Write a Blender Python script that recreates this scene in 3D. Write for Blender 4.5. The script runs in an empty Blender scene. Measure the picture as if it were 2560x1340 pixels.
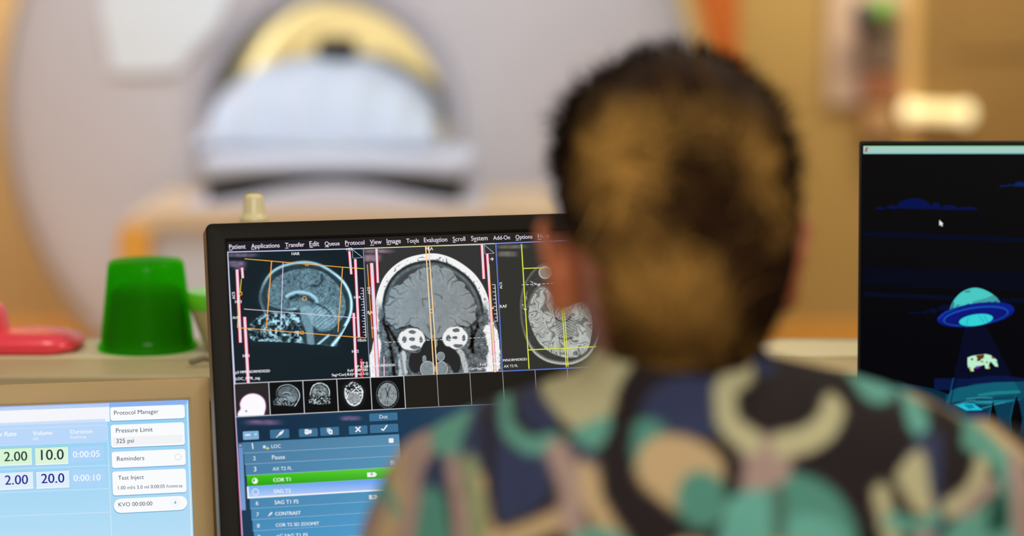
import bpy, math, random
import numpy as np
from mathutils import Vector, Matrix

random.seed(7)
C = bpy.context.scene.collection
S = bpy.context.scene

# ------------------------------------------------------------------ camera, world, lights, exposure
W, H = 2560, 1340
F = 5380.0                                   # focal length in pixels of the 2560 wide frame
PITCH = math.atan((670 + 48) / F)            # camera looks down 7.6 degrees
CAM = np.array([0.0, 0.0, 1.37])
cp, sp_ = math.cos(PITCH), math.sin(PITCH)
FW = np.array([0, cp, -sp_]); UP = np.array([0, sp_, cp]); RT = np.array([1.0, 0, 0])

cd = bpy.data.cameras.new('camera')
cam = bpy.data.objects.new('camera', cd); C.objects.link(cam)
cam.location = CAM
cam.rotation_euler = (math.pi / 2 - PITCH, 0, 0)
cd.sensor_width = 36.0
cd.lens = F / W * 36.0
cd.clip_start = 0.05
cd.dof.use_dof = True
cd.dof.focus_distance = 2.105
cd.dof.aperture_fstop = cd.lens / 1000 / 0.043
S.camera = cam

S.view_settings.view_transform = 'Standard'
S.view_settings.look = 'None'
S.view_settings.exposure = 0.0
S.view_settings.gamma = 1.0
S.view_settings.use_curve_mapping = False
S.cycles.use_denoising = True
S.cycles.max_bounces = 8
S.cycles.transparent_max_bounces = 12

w = bpy.data.worlds.new('World'); S.world = w; w.use_nodes = True
w.node_tree.nodes['Background'].inputs[0].default_value = (1.0, 0.83, 0.62, 1)
w.node_tree.nodes['Background'].inputs[1].default_value = 0.22


def area(name, loc, target, sx, sy, power, col, spread=180):
    l = bpy.data.lights.new(name, 'AREA'); l.shape = 'RECTANGLE'; l.size = sx; l.size_y = sy
    l.energy = power; l.color = col; l.spread = math.radians(spread)
    o = bpy.data.objects.new(name, l); C.objects.link(o); o.location = loc
    d = Vector(target) - Vector(loc)
    o.rotation_euler = d.to_track_quat('-Z', 'Y').to_euler()
    return o


area('control_room_ceiling_light', (0.2, -1.0, 2.35), (0.15, 1.5, 1.1), 1.0, 0.6, 46, (1.0, 0.93, 0.80))
area('sill_downlight', (-0.5, 2.30, 2.3), (-0.5, 2.36, 0.9), 0.30, 0.22, 3.4, (1.0, 0.95, 0.80))
area('sill_downlight_right', (0.75, 2.25, 2.4), (0.75, 2.36, 0.9), 0.35, 0.2, 9.0, (1.0, 0.90, 0.70))
area('scanner_room_ceiling_light', (-0.5, 4.1, 2.75), (-0.45, 5.8, 1.1), 1.6, 0.9, 26, (0.82, 0.91, 1.0), 150)
area('scanner_room_warm_light', (-1.0, 4.3, 0.25), (-0.6, 5.8, 0.9), 1.8, 0.5, 3.5, (1.0, 0.74, 0.46))
area('scanner_room_wall_light', (1.5, 6.3, 2.7), (1.2, 7.5, 0.7), 1.0, 0.5, 40, (1.0, 0.87, 0.58))
area('scanner_room_left_fill', (-2.0, 6.2, 2.6), (-1.75, 7.5, 0.7), 0.5, 0.5, 44, (0.94, 0.90, 1.0))  # unseen light added to brighten the left end of the back wall


# ------------------------------------------------------------------ helpers
def ray(px, py):
    return FW + RT * ((px - W / 2) / F) - UP * ((py - H / 2) / F)


def at(px, py, Y):
    """the place at distance Y in front of the camera that the photograph shows at pixel (px, py)"""
    d = ray(px, py)
    return CAM + d * (Y / d[1])


def proj(P):
    d = np.asarray(P, float) - CAM
    z = d @ FW
    return np.stack([W / 2 + F * (d @ RT) / z, H / 2 - F * (d @ UP) / z], -1)


def lin(r, g=None, b=None):
    if g is None:
        r, g, b = r
    return tuple(((c / 255) / 12.92 if c <= 10.31 else ((c / 255 + 0.055) / 1.055) ** 2.4) for c in (r, g, b))


def linv(a):
    a = np.clip(np.asarray(a, float), 0, 255) / 255
    return np.where(a <= 0.04045, a / 12.92, ((a + 0.055) / 1.055) ** 2.4)


MATS = {}


def mat(name, col, rough=0.5, metal=0.0, spec=0.5, var=0.06, scale=30, bump=0.0, attr=False, emit=None, trans=0.0, sss=0.0, sheen=0.0, bscale=None):
    """principled material, its colour broken up by procedural noise (or read from the mesh's own colour attribute)"""
    if name in MATS:
        return MATS[name]
    m = bpy.data.materials.new(name); m.use_nodes = True
    nt = m.node_tree; N, L = nt.nodes, nt.links
    p = N['Principled BSDF']
    p.inputs['Roughness'].default_value = rough
    p.inputs['Metallic'].default_value = metal
    p.inputs['Specular IOR Level'].default_value = spec
    if trans:
        p.inputs['Transmission Weight'].default_value = trans
    if sss:
        p.inputs['Subsurface Weight'].default_value = sss
        p.inputs['Subsurface Radius'].default_value = (0.012, 0.005, 0.003)
    if sheen:
        p.inputs['Sheen Weight'].default_value = sheen
    tc = N.new('ShaderNodeTexCoord')
    nz = N.new('ShaderNodeTexNoise'); nz.inputs['Scale'].default_value = scale; nz.inputs['Detail'].default_value = 4
    L.new(tc.outputs['Object'], nz.inputs['Vector'])
    mx = N.new('ShaderNodeMix'); mx.data_type = 'RGBA'; mx.blend_type = 'MULTIPLY'
    mx.inputs[0].default_value = 1.0
    if attr:
        a = N.new('ShaderNodeAttribute'); a.attribute_name = 'Col'
        L.new(a.outputs['Color'], mx.inputs[6])
    else:
        mx.inputs[6].default_value = (*col, 1)
    rp = N.new('ShaderNodeMapRange')
    rp.inputs['To Min'].default_value = 1 - var; rp.inputs['To Max'].default_value = 1 + var
    L.new(nz.outputs['Fac'], rp.inputs['Value'])
    L.new(rp.outputs['Result'], mx.inputs[7])
    L.new(mx.outputs[2], p.inputs['Base Color'])
    if bump:
        nb = nz
        if bscale:
            nb = N.new('ShaderNodeTexNoise'); nb.inputs['Scale'].default_value = bscale; nb.inputs['Detail'].default_value = 3
            L.new(tc.outputs['Object'], nb.inputs['Vector'])
        b = N.new('ShaderNodeBump'); b.inputs['Strength'].default_value = bump; b.inputs['Distance'].default_value = 0.002
        L.new(nb.outputs['Fac'], b.inputs['Height']); L.new(b.outputs['Normal'], p.inputs['Normal'])
    if emit:
        p.inputs['Emission Color'].default_value = (*emit[0], 1); p.inputs['Emission Strength'].default_value = emit[1]
    MATS[name] = m
    return m


def screen_mat():
    """a lit display: gives off the colours stored on its pixels"""
    if 'display' in MATS:
        return MATS['display']
    m = bpy.data.materials.new('display'); m.use_nodes = True
    N, L = m.node_tree.nodes, m.node_tree.links
    p = N['Principled BSDF']
    p.inputs['Base Color'].default_value = (0.001, 0.001, 0.001, 1)
    p.inputs['Roughness'].default_value = 0.4; p.inputs['Specular IOR Level'].default_value = 0.02
    a = N.new('ShaderNodeAttribute'); a.attribute_name = 'Col'
    L.new(a.outputs['Color'], p.inputs['Emission Color'])
    p.inputs['Emission Strength'].default_value = 1.0
    MATS['display'] = m
    return m


class MB:
    """collects vertices, faces and vertex colours and links them as ONE mesh object"""
    def __init__(s):
        s.v, s.f, s.c, s.n = [], [], [], 0

    def add(s, v, f, col=(1, 1, 1)):
        v = np.asarray(v, float).reshape(-1, 3)
        c = np.asarray(col, float)
        if c.ndim == 1:
            c = np.tile(c, (len(v), 1))
        s.v.append(v); s.c.append(c)
        s.f += [tuple(int(i) + s.n for i in q) for q in f]
        s.n += len(v)
        return s

    def box(s, x0, x1, y0, y1, z0, z1, col=(1, 1, 1)):
        v = [(x, y, z) for x in (x0, x1) for y in (y0, y1) for z in (z0, z1)]
        return s.add(v, [(0, 1, 3, 2), (4, 6, 7, 5), (0, 4, 5, 1), (2, 3, 7, 6), (0, 2, 6, 4), (1, 5, 7, 3)], col)

    def loft(s, loops, cap0=True, cap1=True, col=(1, 1, 1), closed=True):
        n = len(loops[0]); v = np.concatenate([np.asarray(l, float) for l in loops]); f = []
        for k in range(len(loops) - 1):
            for i in range(n if closed else n - 1):
                j = (i + 1) % n
                f.append((k * n + i, k * n + j, (k + 1) * n + j, (k + 1) * n + i))
        if cap0: f.append(tuple(range(n))[::-1])
        if cap1: f.append(tuple(range((len(loops) - 1) * n, len(loops) * n)))
        return s.add(v, f, col)

    def lathe(s, prof, c=(0, 0, 0), n=48, col=(1, 1, 1)):
        loops = [[(c[0] + r * math.cos(a), c[1] + r * math.sin(a), c[2] + z) for a in np.linspace(0, 2 * math.pi, n, endpoint=False)] for r, z in prof]
        return s.loft(loops, True, True, col)

    def ellipsoid(s, c, r, n=24, m=14, R=None, col=(1, 1, 1)):
        loops = []
        for k in range(1, m):
            t = math.pi * k / m
            lp = np.array([(math.sin(t) * math.cos(a), math.sin(t) * math.sin(a), -math.cos(t)) for a in np.linspace(0, 2 * math.pi, n, endpoint=False)]) * np.array(r)
            if R is not None: lp = lp @ np.array(R).T
            loops.append(lp + np.array(c))
        return s.loft(loops, True, True, col)

    def tube(s, pts, radii, n=14, col=(1, 1, 1)):
        """a rounded, tapering limb through pts"""
        pts = [np.asarray(p, float) for p in pts]
        if np.isscalar(radii): radii = [radii] * len(pts)
        T = []
        for i in range(len(pts)):
            d = pts[min(i + 1, len(pts) - 1)] - pts[max(i - 1, 0)]
            T.append(d / np.linalg.norm(d))
        P, Rr, D = [], [], []
        for k in (1.0, 0.87, 0.5):
            P.append(pts[0] - T[0] * radii[0] * k * 0.9); Rr.append(radii[0] * math.sqrt(max(0.02, 1 - k * k * 0.97))); D.append(T[0])
        for p, r, t in zip(pts, radii, T):
            P.append(p); Rr.append(r); D.append(t)
        for k in (0.5, 0.87, 1.0):
            P.append(pts[-1] + T[-1] * radii[-1] * k * 0.9); Rr.append(radii[-1] * math.sqrt(max(0.02, 1 - k * k * 0.97))); D.append(T[-1])
        u = np.cross(T[0], [0.3, 0.2, 0.93]); u /= np.linalg.norm(u)
        loops = []
        for p, r, t in zip(P, Rr, D):
            u = u - t * (u @ t); u /= np.linalg.norm(u); q = np.cross(t, u)
            loops.append([p + r * (math.cos(a) * u + math.sin(a) * q) for a in np.linspace(0, 2 * math.pi, n, endpoint=False)])
        return s.loft(loops, True, True, col)

    def mesh(s, name):
        me = bpy.data.meshes.new(name)
        v = np.concatenate(s.v); me.from_pydata(v.tolist(), [], s.f)
        c = np.concatenate([np.concatenate(s.c), np.ones((len(v), 1))], 1)
        a = me.color_attributes.new('Col', 'FLOAT_COLOR', 'POINT')
        a.data.foreach_set('color', c.ravel())
        me.update()
        return me

    def build(s, name, m, parent=None, smooth=False, bevel=0.0, fix=False, seg=2, angle=40):
        me = s.mesh(name)
        if fix:
            import bmesh
            b = bmesh.new(); b.from_mesh(me); bmesh.ops.recalc_face_normals(b, faces=b.faces); b.to_mesh(me); b.free()
        return link(name, me, m, parent, smooth, bevel, seg, angle)


def link(name, me, m, parent=None, smooth=False, bevel=0.0, seg=2, angle=40):
    o = bpy.data.objects.new(name, me); C.objects.link(o); me.materials.append(m)
    if parent is not None: o.parent = parent
    if smooth:
        me.polygons.foreach_set('use_smooth', [True] * len(me.polygons))
        try:
            me.set_sharp_from_angle(angle=math.radians(angle))
        except Exception:
            pass
    if bevel:
        b = o.modifiers.new('bevel', 'BEVEL'); b.width = bevel; b.segments = seg; b.limit_method = 'ANGLE'; b.angle_limit = math.radians(35)
    return o


def tag(o, label=None, cat=None, group=None, kind=None):
    if label: o['label'] = label
    if cat: o['category'] = cat
    if group: o['group'] = group
    if kind: o['kind'] = kind
    return o


def empty(name, label=None, cat=None, M=None, loc=None):
    o = bpy.data.objects.new(name, None); C.objects.link(o); o.empty_display_size = 0.05
    if M is not None: o.matrix_world = M
    if loc is not None: o.location = loc
    return tag(o, label, cat)


def rrect(x0, x1, z0, z1, r, y, n=5):
    pts = []
    for cx, cz, a0 in ((x1 - r, z1 - r, 0), (x0 + r, z1 - r, 90), (x0 + r, z0 + r, 180), (x1 - r, z0 + r, 270)):
        for k in range(n + 1):
            a = math.radians(a0 + 90 * k / n)
            pts.append((cx + r * math.cos(a), y, cz + r * math.sin(a)))
    return pts


# smooth value noise
def _hash(i, j, seed):
    h = (i.astype(np.int64) * 374761393 + j.astype(np.int64) * 668265263 + seed * 1442695041) & 0xffffffff
    h = ((h ^ (h >> 13)) * 1274126177) & 0xffffffff
    return ((h ^ (h >> 16)) & 0xffff) / 65535.0


def vnoise(x, y, seed=0):
    x = np.asarray(x, float); y = np.asarray(y, float)
    i, j = np.floor(x), np.floor(y); u, v = x - i, y - j
    u = u * u * (3 - 2 * u); v = v * v * (3 - 2 * v)
    a = _hash(i, j, seed); b = _hash(i + 1, j, seed); c = _hash(i, j + 1, seed); d = _hash(i + 1, j + 1, seed)
    return (a * (1 - u) + b * u) * (1 - v) + (c * (1 - u) + d * u) * v


def fbm(x, y, seed=0, o=3):
    t, a, s = 0, 0.5, 0
    for k in range(o):
        t = t + a * vnoise(x * 2 ** k, y * 2 ** k, seed + k); s += a; a *= 0.5
    return t / s


def seg_dist(X, Y, a, b):
    ax, ay = a; dx, dy = b[0] - ax, b[1] - ay
    t = np.clip(((X - ax) * dx + (Y - ay) * dy) / max(dx * dx + dy * dy, 1e-9), 0, 1)
    return np.hypot(X - ax - t * dx, Y - ay - t * dy)


def path_dist(X, Y, pts, closed=False):
    d = np.full(np.shape(X), 1e9)
    q = list(pts) + ([pts[0]] if closed else [])
    for a, b in zip(q[:-1], q[1:]):
        d = np.minimum(d, seg_dist(X, Y, a, b))
    return d


def smooth_path(pts, closed=True, k=6):
    """Catmull-Rom through the points"""
    p = np.array(pts, float); n = len(p); out = []
    for i in range(n if closed else n - 1):
        if closed:
            a, b, c, d = p[(i - 1) % n], p[i], p[(i + 1) % n], p[(i + 2) % n]
        else:
            a, b, c, d = p[max(i - 1, 0)], p[i], p[i + 1], p[min(i + 2, n - 1)]
        for t in np.arange(k) / k:
            out.append(0.5 * (2 * b + (c - a) * t + (2 * a - 5 * b + 4 * c - d) * t * t + (3 * b - a - 3 * c + d) * t ** 3))
    if not closed: out.append(p[-1])
    return np.array(out)


def inside(X, Y, pts):
    r = np.zeros(np.shape(X), bool); n = len(pts)
    for i in range(n):
        x0, y0 = pts[i]; x1, y1 = pts[(i + 1) % n]
        if y0 == y1: continue
        r ^= ((y0 > Y) != (y1 > Y)) & (X < (x1 - x0) * (Y - y0) / (y1 - y0) + x0)
    return r


def sdf(X, Y, pts):
    """signed distance to a closed outline, negative inside"""
    d = path_dist(X, Y, pts, True)
    return np.where(inside(X, Y, pts), -d, d)


def ss(a, b, x):
    t = np.clip((x - a) / (b - a), 0, 1)
    return t * t * (3 - 2 * t)


_dg = None


def text_geo(body):
    c = bpy.data.curves.new('writing', 'FONT'); c.body = body; c.resolution_u = 3
    o = bpy.data.objects.new('writing', c); C.objects.link(o)
    me = bpy.data.meshes.new_from_object(o.evaluated_get(bpy.context.evaluated_depsgraph_get()))
    v = np.empty(len(me.vertices) * 3); me.vertices.foreach_get('co', v)
    f = [tuple(p.vertices) for p in me.polygons]
    bpy.data.objects.remove(o); bpy.data.curves.remove(c); bpy.data.meshes.remove(me)
    return v.reshape(-1, 3)[:, :2], f


class Panel:
    """the plane of a display: local x to the right, z up, y away from the viewer"""
    def __init__(s, O, ax, az):
        s.O = np.array(O, float); x = np.array(ax, float); x /= np.linalg.norm(x)
        z = np.array(az, float); z -= x * (z @ x); z /= np.linalg.norm(z)
        s.x, s.z, s.y = x, z, np.cross(z, x)
        M = Matrix.Identity(4)
        for i in range(3):
            M[i][0], M[i][1], M[i][2], M[i][3] = s.x[i], s.y[i], s.z[i], s.O[i]
        s.M = M

    def P(s, px, py):
        d = ray(px, py); t = ((s.O - CAM) @ s.y) / (d @ s.y)
        q = CAM + d * t - s.O
        return np.array([q @ s.x, q @ s.z])

    def to_px(s, u, v):
        u = np.asarray(u, float); v = np.asarray(v, float)
        return proj(s.O + u[..., None] * s.x + v[..., None] * s.z)


def lay(k):
    return -0.00012 * k


class Sheet(MB):
    """flat drawing on a display: polygons, strokes and writing, in the display's own plane"""
    def __init__(s, panel, conv=lambda x, y: (x, y)):
        super().__init__(); s.p, s.cv = panel, conv

    def q(s, x, y):
        return s.p.P(*s.cv(x, y))

    def flat(s, uv, f, k, col):
        uv = np.asarray(uv); v = np.stack([uv[:, 0], np.full(len(uv), lay(k)), uv[:, 1]], 1)
        c = linv(col)
        return s.add(v, f, c)

    def poly(s, pts, col, k=1, smooth=0):
        if smooth: pts = smooth_path(pts, True, smooth)
        uv = [s.q(*p) for p in pts]
        import mathutils
        tri = mathutils.geometry.tessellate_polygon([[Vector((a[0], a[1], 0)) for a in uv]])
        return s.flat(uv, tri, k, col)

    def rect(s, tl, br, col, k=1, r=0.0, col2=None):
        a, b = s.q(*tl), s.q(*br)
        if r:
            pts = [(x, z) for x, _, z in rrect(a[0], b[0], b[1], a[1], min(r, (a[1] - b[1]) / 2.01), 0, 4)]
            return s.flat(pts, [tuple(range(len(pts)))], k, col)
        cc = [col, col, col2 or col, col2 or col]
        return s.flat([(a[0], a[1]), (b[0], a[1]), (b[0], b[1]), (a[0], b[1])], [(0, 1, 2, 3)], k, cc)

    def line(s, pts, wpx, col, k=2, dash=None):
        wd = wpx * 0.19e-3 * 2.0       # one photograph pixel is about 0.38 mm here
        uv = [np.array(s.q(*p)) for p in pts]
        for a, b in zip(uv[:-1], uv[1:]):
            d = b - a; L = np.linalg.norm(d); d /= L; n = np.array([-d[1], d[0]]) * wd / 2
            spans = [(0, L)] if not dash else [(t, min(t + dash[0] * 0.38e-3, L)) for t in np.arange(0, L, (dash[0] + dash[1]) * 0.38e-3)]
            for t0, t1 in spans:
                p, q = a + d * t0, a + d * t1
                s.flat([p + n, q + n, q - n, p - n], [(0, 1, 2, 3)], k, col)
        return s

    def ring(s, c, r, wpx, col, k=3, n=20, ry=None, rot=0):
        pts = [(c[0] + r * math.cos(a) * math.cos(rot) - (ry or r) * math.sin(a) * math.sin(rot), c[1] + r * math.cos(a) * math.sin(rot) + (ry or r) * math.sin(a) * math.cos(rot)) for a in np.linspace(0, 2 * math.pi, n + 1)]
        return s.line(pts, wpx, col, k)

    def disc(s, c, r, col, k=3, n=24, ry=None, rot=0):
        ry = ry or r
        pts = [(c[0] + r * math.cos(a) * math.cos(rot) - ry * math.sin(a) * math.sin(rot), c[1] + r * math.cos(a) * math.sin(rot) + ry * math.sin(a) * math.cos(rot)) for a in np.linspace(0, 2 * math.pi, n, endpoint=False)]
        return s.poly(pts, col, k)

    def bar(s, a, b, wpx, k=4):
        s.line([a, b], wpx, (236, 44, 70), k); return s.line([a, b], wpx * 0.66, (226, 222, 240), k + 1)

    def text(s, body, a, b, col, k=6, bold=0.0, tall=1.0):
        """writing whose baseline runs from a to b"""
        v, f = text_geo(body)
        p, q = np.array(s.q(*a)), np.array(s.q(*b)); d = q - p; L = np.linalg.norm(d); d /= L; n = np.array([-d[1], d[0]])
        sc = L / max(v[:, 0].max() - v[:, 0].min(), 1e-6); v = (v - [v[:, 0].min(), 0]) * sc
        for j in ((0,) if bold < .006 else (-1, 1)):       # heavier letters: the same strokes set twice
            s.flat(p + (v[:, :1] + j * bold * .9 * sc) * d + v[:, 1:] * n * tall, f, k + .05 * j, col)
        return s

    def grid(s, u0, u1, v0, v1, nu, nv, fn, k=1):
        """a picture area: one colour per point of a fine grid, from a formula of the place on the display"""
        U, V = np.meshgrid(np.linspace(u0, u1, nu), np.linspace(v0, v1, nv))
        px = s.p.to_px(U, V)
        col = fn(px[..., 0], px[..., 1], U, V)
        v = np.stack([U.ravel(), np.full(U.size, lay(k)), V.ravel()], 1)
        i = np.arange(nu * nv).reshape(nv, nu)
        f = np.stack([i[:-1, :-1], i[1:, :-1], i[1:, 1:], i[:-1, 1:]], -1).reshape(-1, 4)
        return s.add(v, f.tolist(), linv(col.reshape(-1, 3)))


def gray(g, tint=(1, 1, 1)):
    return np.stack([g * t for t in tint], -1)


# ------------------------------------------------------------------ the rooms
def struct(o):
    return tag(o, kind='structure')


wall_tan = mat('wall_tan', lin(188, 157, 94), 0.7, var=0.05, scale=1.5)
wall_pink = mat('wall_beige', lin(214, 178, 146), 0.7, var=0.03, scale=2)
floor_m = mat('floor_vinyl', lin(178, 140, 95), 0.45, var=0.05, scale=6)
cream = mat('cream_paint', lin(232, 222, 190), 0.5, var=0.03)
dark_wood = mat('brown_door', lin(154, 120, 66), 0.6, var=0.10, scale=3)
orange_wood = mat('orange_wood', lin(236, 170, 66), 0.5, var=0.06, scale=4)
sill_m = mat('sill_laminate', lin(196, 180, 142), 0.45, var=0.03, scale=8)
partition_m = mat('partition_paint', lin(196, 176, 140), 0.7, var=0.03)

WB = 7.5
struct(MB().box(-3.2, 4.6, -0.5, WB + 0.1, -0.06, 0).build('floor', floor_m))
struct(MB().box(-2.6, 4.6, WB, WB + 0.12, 0, 3.0).build('wall_back', wall_tan))
xw = -2.45
struct(MB().box(xw - 0.12, xw, 3.6, WB + 0.12, 0, 3.0).build('wall_left', wall_pink))
z_or = at(2000, 808, WB)[2]
struct(MB().box(xw, 4.6, WB - 0.03, WB, 0, z_or).build('baseboard_back', orange_wood, bevel=0.004))
struct(MB().box(at(1745, 100, WB)[0], at(1842, 100, WB)[0], WB - .05, WB - .0305, 0, 3.0).build('trim_4', mat('orange_strip', lin(198, 102, 16), 0.5, var=.05), bevel=.004))
# brown door with a cream jamb at the right of the back wall
xd = at(2290, 100, WB)[0]
dr = MB().box(xd, xd + 0.95, WB - 0.05, WB - 0.002, 0.17, 2.2)
for z0, z1 in ((0.3, 1.0), (1.12, 2.08)):
    dr.box(xd + 0.12, xd + 0.83, WB - 0.062, WB - 0.05, z0, z1)
struct(dr.build('door_1', dark_wood, bevel=0.006))
struct(MB().box(xd - 0.055, xd, WB - 0.06, WB - 0.002, 0.17, 2.25).build('trim_1', mat('jamb_tan', lin(226, 184, 118), 0.5), bevel=0.004))

# window wall between control room and scanner room
YR = 2.458                                    # room side of the window's bottom channel
z_sill = at(1000, 891, 2.352)[2]
z_rail = z_sill + 0.0015
y_front = 2.245
struct(MB().box(-2.2, 2.2, 2.36, 2.462, 0, z_sill - 0.0305).build('wall_front', partition_m))
sl = MB().box(-2.2, 2.2, y_front, 2.464, z_sill - 0.030, z_sill - 0.002)
struct(sl.build('trim_2', sill_m, bevel=0.003))
struct(MB().box(-2.2, 2.2, 2.352, 2.464, z_sill - 0.002, z_sill).build('trim_3', cream))
wf = MB().box(-1.6, 1.6, YR, YR + 0.006, z_sill + 0.0002, z_rail)
wf.box(-1.6, -1.54, YR, YR + 0.06, z_rail, 2.3).box(1.54, 1.6, YR, YR + 0.06, z_rail, 2.3).box(-1.6, 1.6, YR, YR + 0.06, 2.3, 2.36)
win = struct(wf.build('window_1', cream, bevel=0.004))
gm = bpy.data.materials.new('window_glass'); gm.use_nodes = True
N, L = gm.node_tree.nodes, gm.node_tree.links
N.remove(N['Principled BSDF'])
tr = N.new('ShaderNodeBsdfTransparent'); gl = N.new('ShaderNodeBsdfGlossy'); gl.inputs['Roughness'].default_value = 0.0
mxs = N.new('ShaderNodeMixShader'); fr = N.new('ShaderNodeFresnel'); fr.inputs['IOR'].default_value = 1.25
tr.inputs['Color'].default_value = (0.985, 0.985, 0.98, 1)
L.new(fr.outputs[0], mxs.inputs[0]); L.new(tr.outputs[0], mxs.inputs[1]); L.new(gl.outputs[0], mxs.inputs[2]); L.new(mxs.outputs[0], N['Material Output'].inputs[0])
MB().box(-1.54, 1.54, YR + 0.001, YR + 0.005, z_rail - 0.0005, 2.305).build('window_pane', gm, win)

# ------------------------------------------------------------------ MRI scanner
YG = 5.7
white_plastic = mat('scanner_shell', lin(222, 214, 217), 0.42, var=0.02, scale=3)
shell_orange = mat('scanner_side_orange', lin(208, 160, 100), 0.55, var=0.05, scale=3)
yellow_liner = mat('bore_liner_yellow', lin(246, 236, 202), 0.55, var=0.02, scale=4)
fabric_white = mat('sheet_cotton', lin(218, 227, 243), 0.85, var=0.03, scale=5, bump=0.3, bscale=60)
pad_white = mat('table_pad_white', lin(210, 212, 228), 0.6, var=0.03, scale=5)
dark_grey = mat('dark_grey_plastic', lin(34, 32, 33), 0.6, var=0.08, scale=10)
oc = at(872, 285, YG); ro = np.linalg.norm(at(1772, 285, YG) - oc)
bc = at(815, 310, YG); rb = np.linalg.norm(at(815 + 312, 310, YG) - bc)
NG = 96
ang = np.linspace(0, 2 * math.pi, NG, endpoint=False)


def circ(c, r, y):
    return np.stack([c[0] + r * np.cos(ang), np.full(NG, y), c[2] + r * np.sin(ang)], 1)


mri = empty('mri_scanner', 'large round white scanner with a glowing yellow bore behind the window', 'mri scanner', loc=(oc[0], YG, 0))


def off(mb, o):
    """move a mesh's points into the frame of the thing that holds it"""
    t = np.array(o.location)
    mb.v = [v - t for v in mb.v]
    return mb


g = MB()
mix = lambda t: oc * (1 - t) + bc * t
loops = [circ(oc, ro * 0.995, YG + 0.30), circ(oc, ro * 0.995, YG + 0.12), circ(oc, ro * 0.985, YG + 0.07), circ(oc, ro * 0.965, YG + 0.035), circ(oc, ro * 0.93, YG + 0.01), circ(mix(0.15), ro * 0.85, YG),
         circ(mix(0.6), rb + 0.25, YG - 0.01), circ(bc, rb + 0.10, YG - 0.005), circ(bc, rb + 0.055, YG + 0.000), circ(bc, rb + 0.022, YG + 0.012), circ(bc, rb, YG + 0.13), circ(bc, rb - 0.005, YG + 0.2)]
g.loft(loops, False, False)
off(g, mri).build('front_cover', white_plastic, mri, smooth=True, fix=True, angle=60)
et = MB(); et.loft([circ(oc, ro * 0.999, YG + 0.14), circ(oc, ro * 0.999, YG + 0.09), circ(oc, ro * 0.990, YG + 0.045), circ(oc, ro * 0.972, YG + 0.018), circ(oc, ro * 0.958, YG + 0.012)], False, False)  # lit bevel of the cover, put into a cream ring
off(et, mri).build('lit_bevel_band', mat('lit_bevel_cream', lin(228, 204, 158), 0.5, var=.02), mri, smooth=True, fix=True, angle=60)['label'] = 'cream edge band coloured as the lit bevel'
b = MB(); b.loft([circ(bc, rb - 0.004, YG + 0.19), circ(bc, rb - 0.012, YG + 0.45), circ(bc, rb - 0.012, YG + 1.45)], False, True)
off(b, mri).build('bore_liner', yellow_liner, mri, smooth=True, angle=60)['label'] = 'yellow bore lining'
rm_ = MB(); rm_.loft([circ(bc, rb + 0.03, YG + 0.006), circ(bc, rb + 0.026, YG - 0.004), circ(bc, rb + 0.006, YG + 0.0), circ(bc, rb - 0.012, YG + 0.02), circ(bc, rb - 0.012, YG + 0.19)], False, False)  # added ring; shade of the bore flare put into its grey colour
off(rm_, mri).build('flare_shade_ring', mat('flare_shade_lilac', lin(204, 198, 204), 0.5), mri, smooth=True, angle=60)['label'] = 'grey ring round the bore, coloured as the shade of its flare'
b = MB(); b.loft([circ(oc, ro * 0.99, YG + 0.22), circ(oc, ro * 1.03, YG + 0.26), circ(oc, ro * 1.045, YG + 0.34), circ(oc, ro * 1.045, YG + 1.35), circ(oc, ro * 0.9, YG + 1.5)], False, True)
off(b, mri).build('side_cover', shell_orange, mri, smooth=True, fix=True)['label'] = 'orange side cover ring'
# cabinet that carries the ring on the floor
zb = oc[2] - ro * 0.93
b = MB().box(oc[0] - 0.55, oc[0] + 0.55, YG + 0.25, YG + 1.3, 0.002, max(zb, 0.12))
off(b, mri).build('base_plinth', white_plastic, mri, bevel=0.01)
# paper white display panel on the cover
pp = [(272, -60), (575, -60), (562, 20), (540, 70), (498, 112), (462, 150), (440, 176), (292, 182), (276, 150)]
f_ = smooth_path([(at(x, y, YG - 0.02)[0], at(x, y, YG - 0.02)[2]) for x, y in pp], True, 4)
b = MB().loft([[(x, YG + 0.0, z) for x, z in f_], [(x, YG - 0.03, z) for x, z in f_]], True, True)
o = off(b, mri).build('display_panel', mat('display_panel_white', lin(246, 251, 255), 0.4, var=0.01), mri, fix=True)
o['label'] = 'white display panel upper left of the bore'
# lamp strip inside the bore
pl = bpy.data.lights.new('bore_lamp', 'AREA'); pl.energy = 5.6; pl.color = (1.0, 0.93, 0.72); pl.shape = 'RECTANGLE'; pl.size = 0.25; pl.size_y = 0.7
po = bpy.data.objects.new('bore_lamp', pl); C.objects.link(po); po.location = (bc[0], YG + 0.62, bc[2] - 0.02); po.rotation_euler = (math.pi, 0, 0)

# ---- patient table
YT = 5.05
tb = empty('patient_table', 'white padded patient table with dark gap in front of the scanner bore', 'patient table', loc=(at(830, 480, YT)[0], YT, 0))


def tz(py, Y=YT): return at(1000, py, Y)[2]
def tx(px, Y=YT): return at(px, 500, Y)[0]


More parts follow.
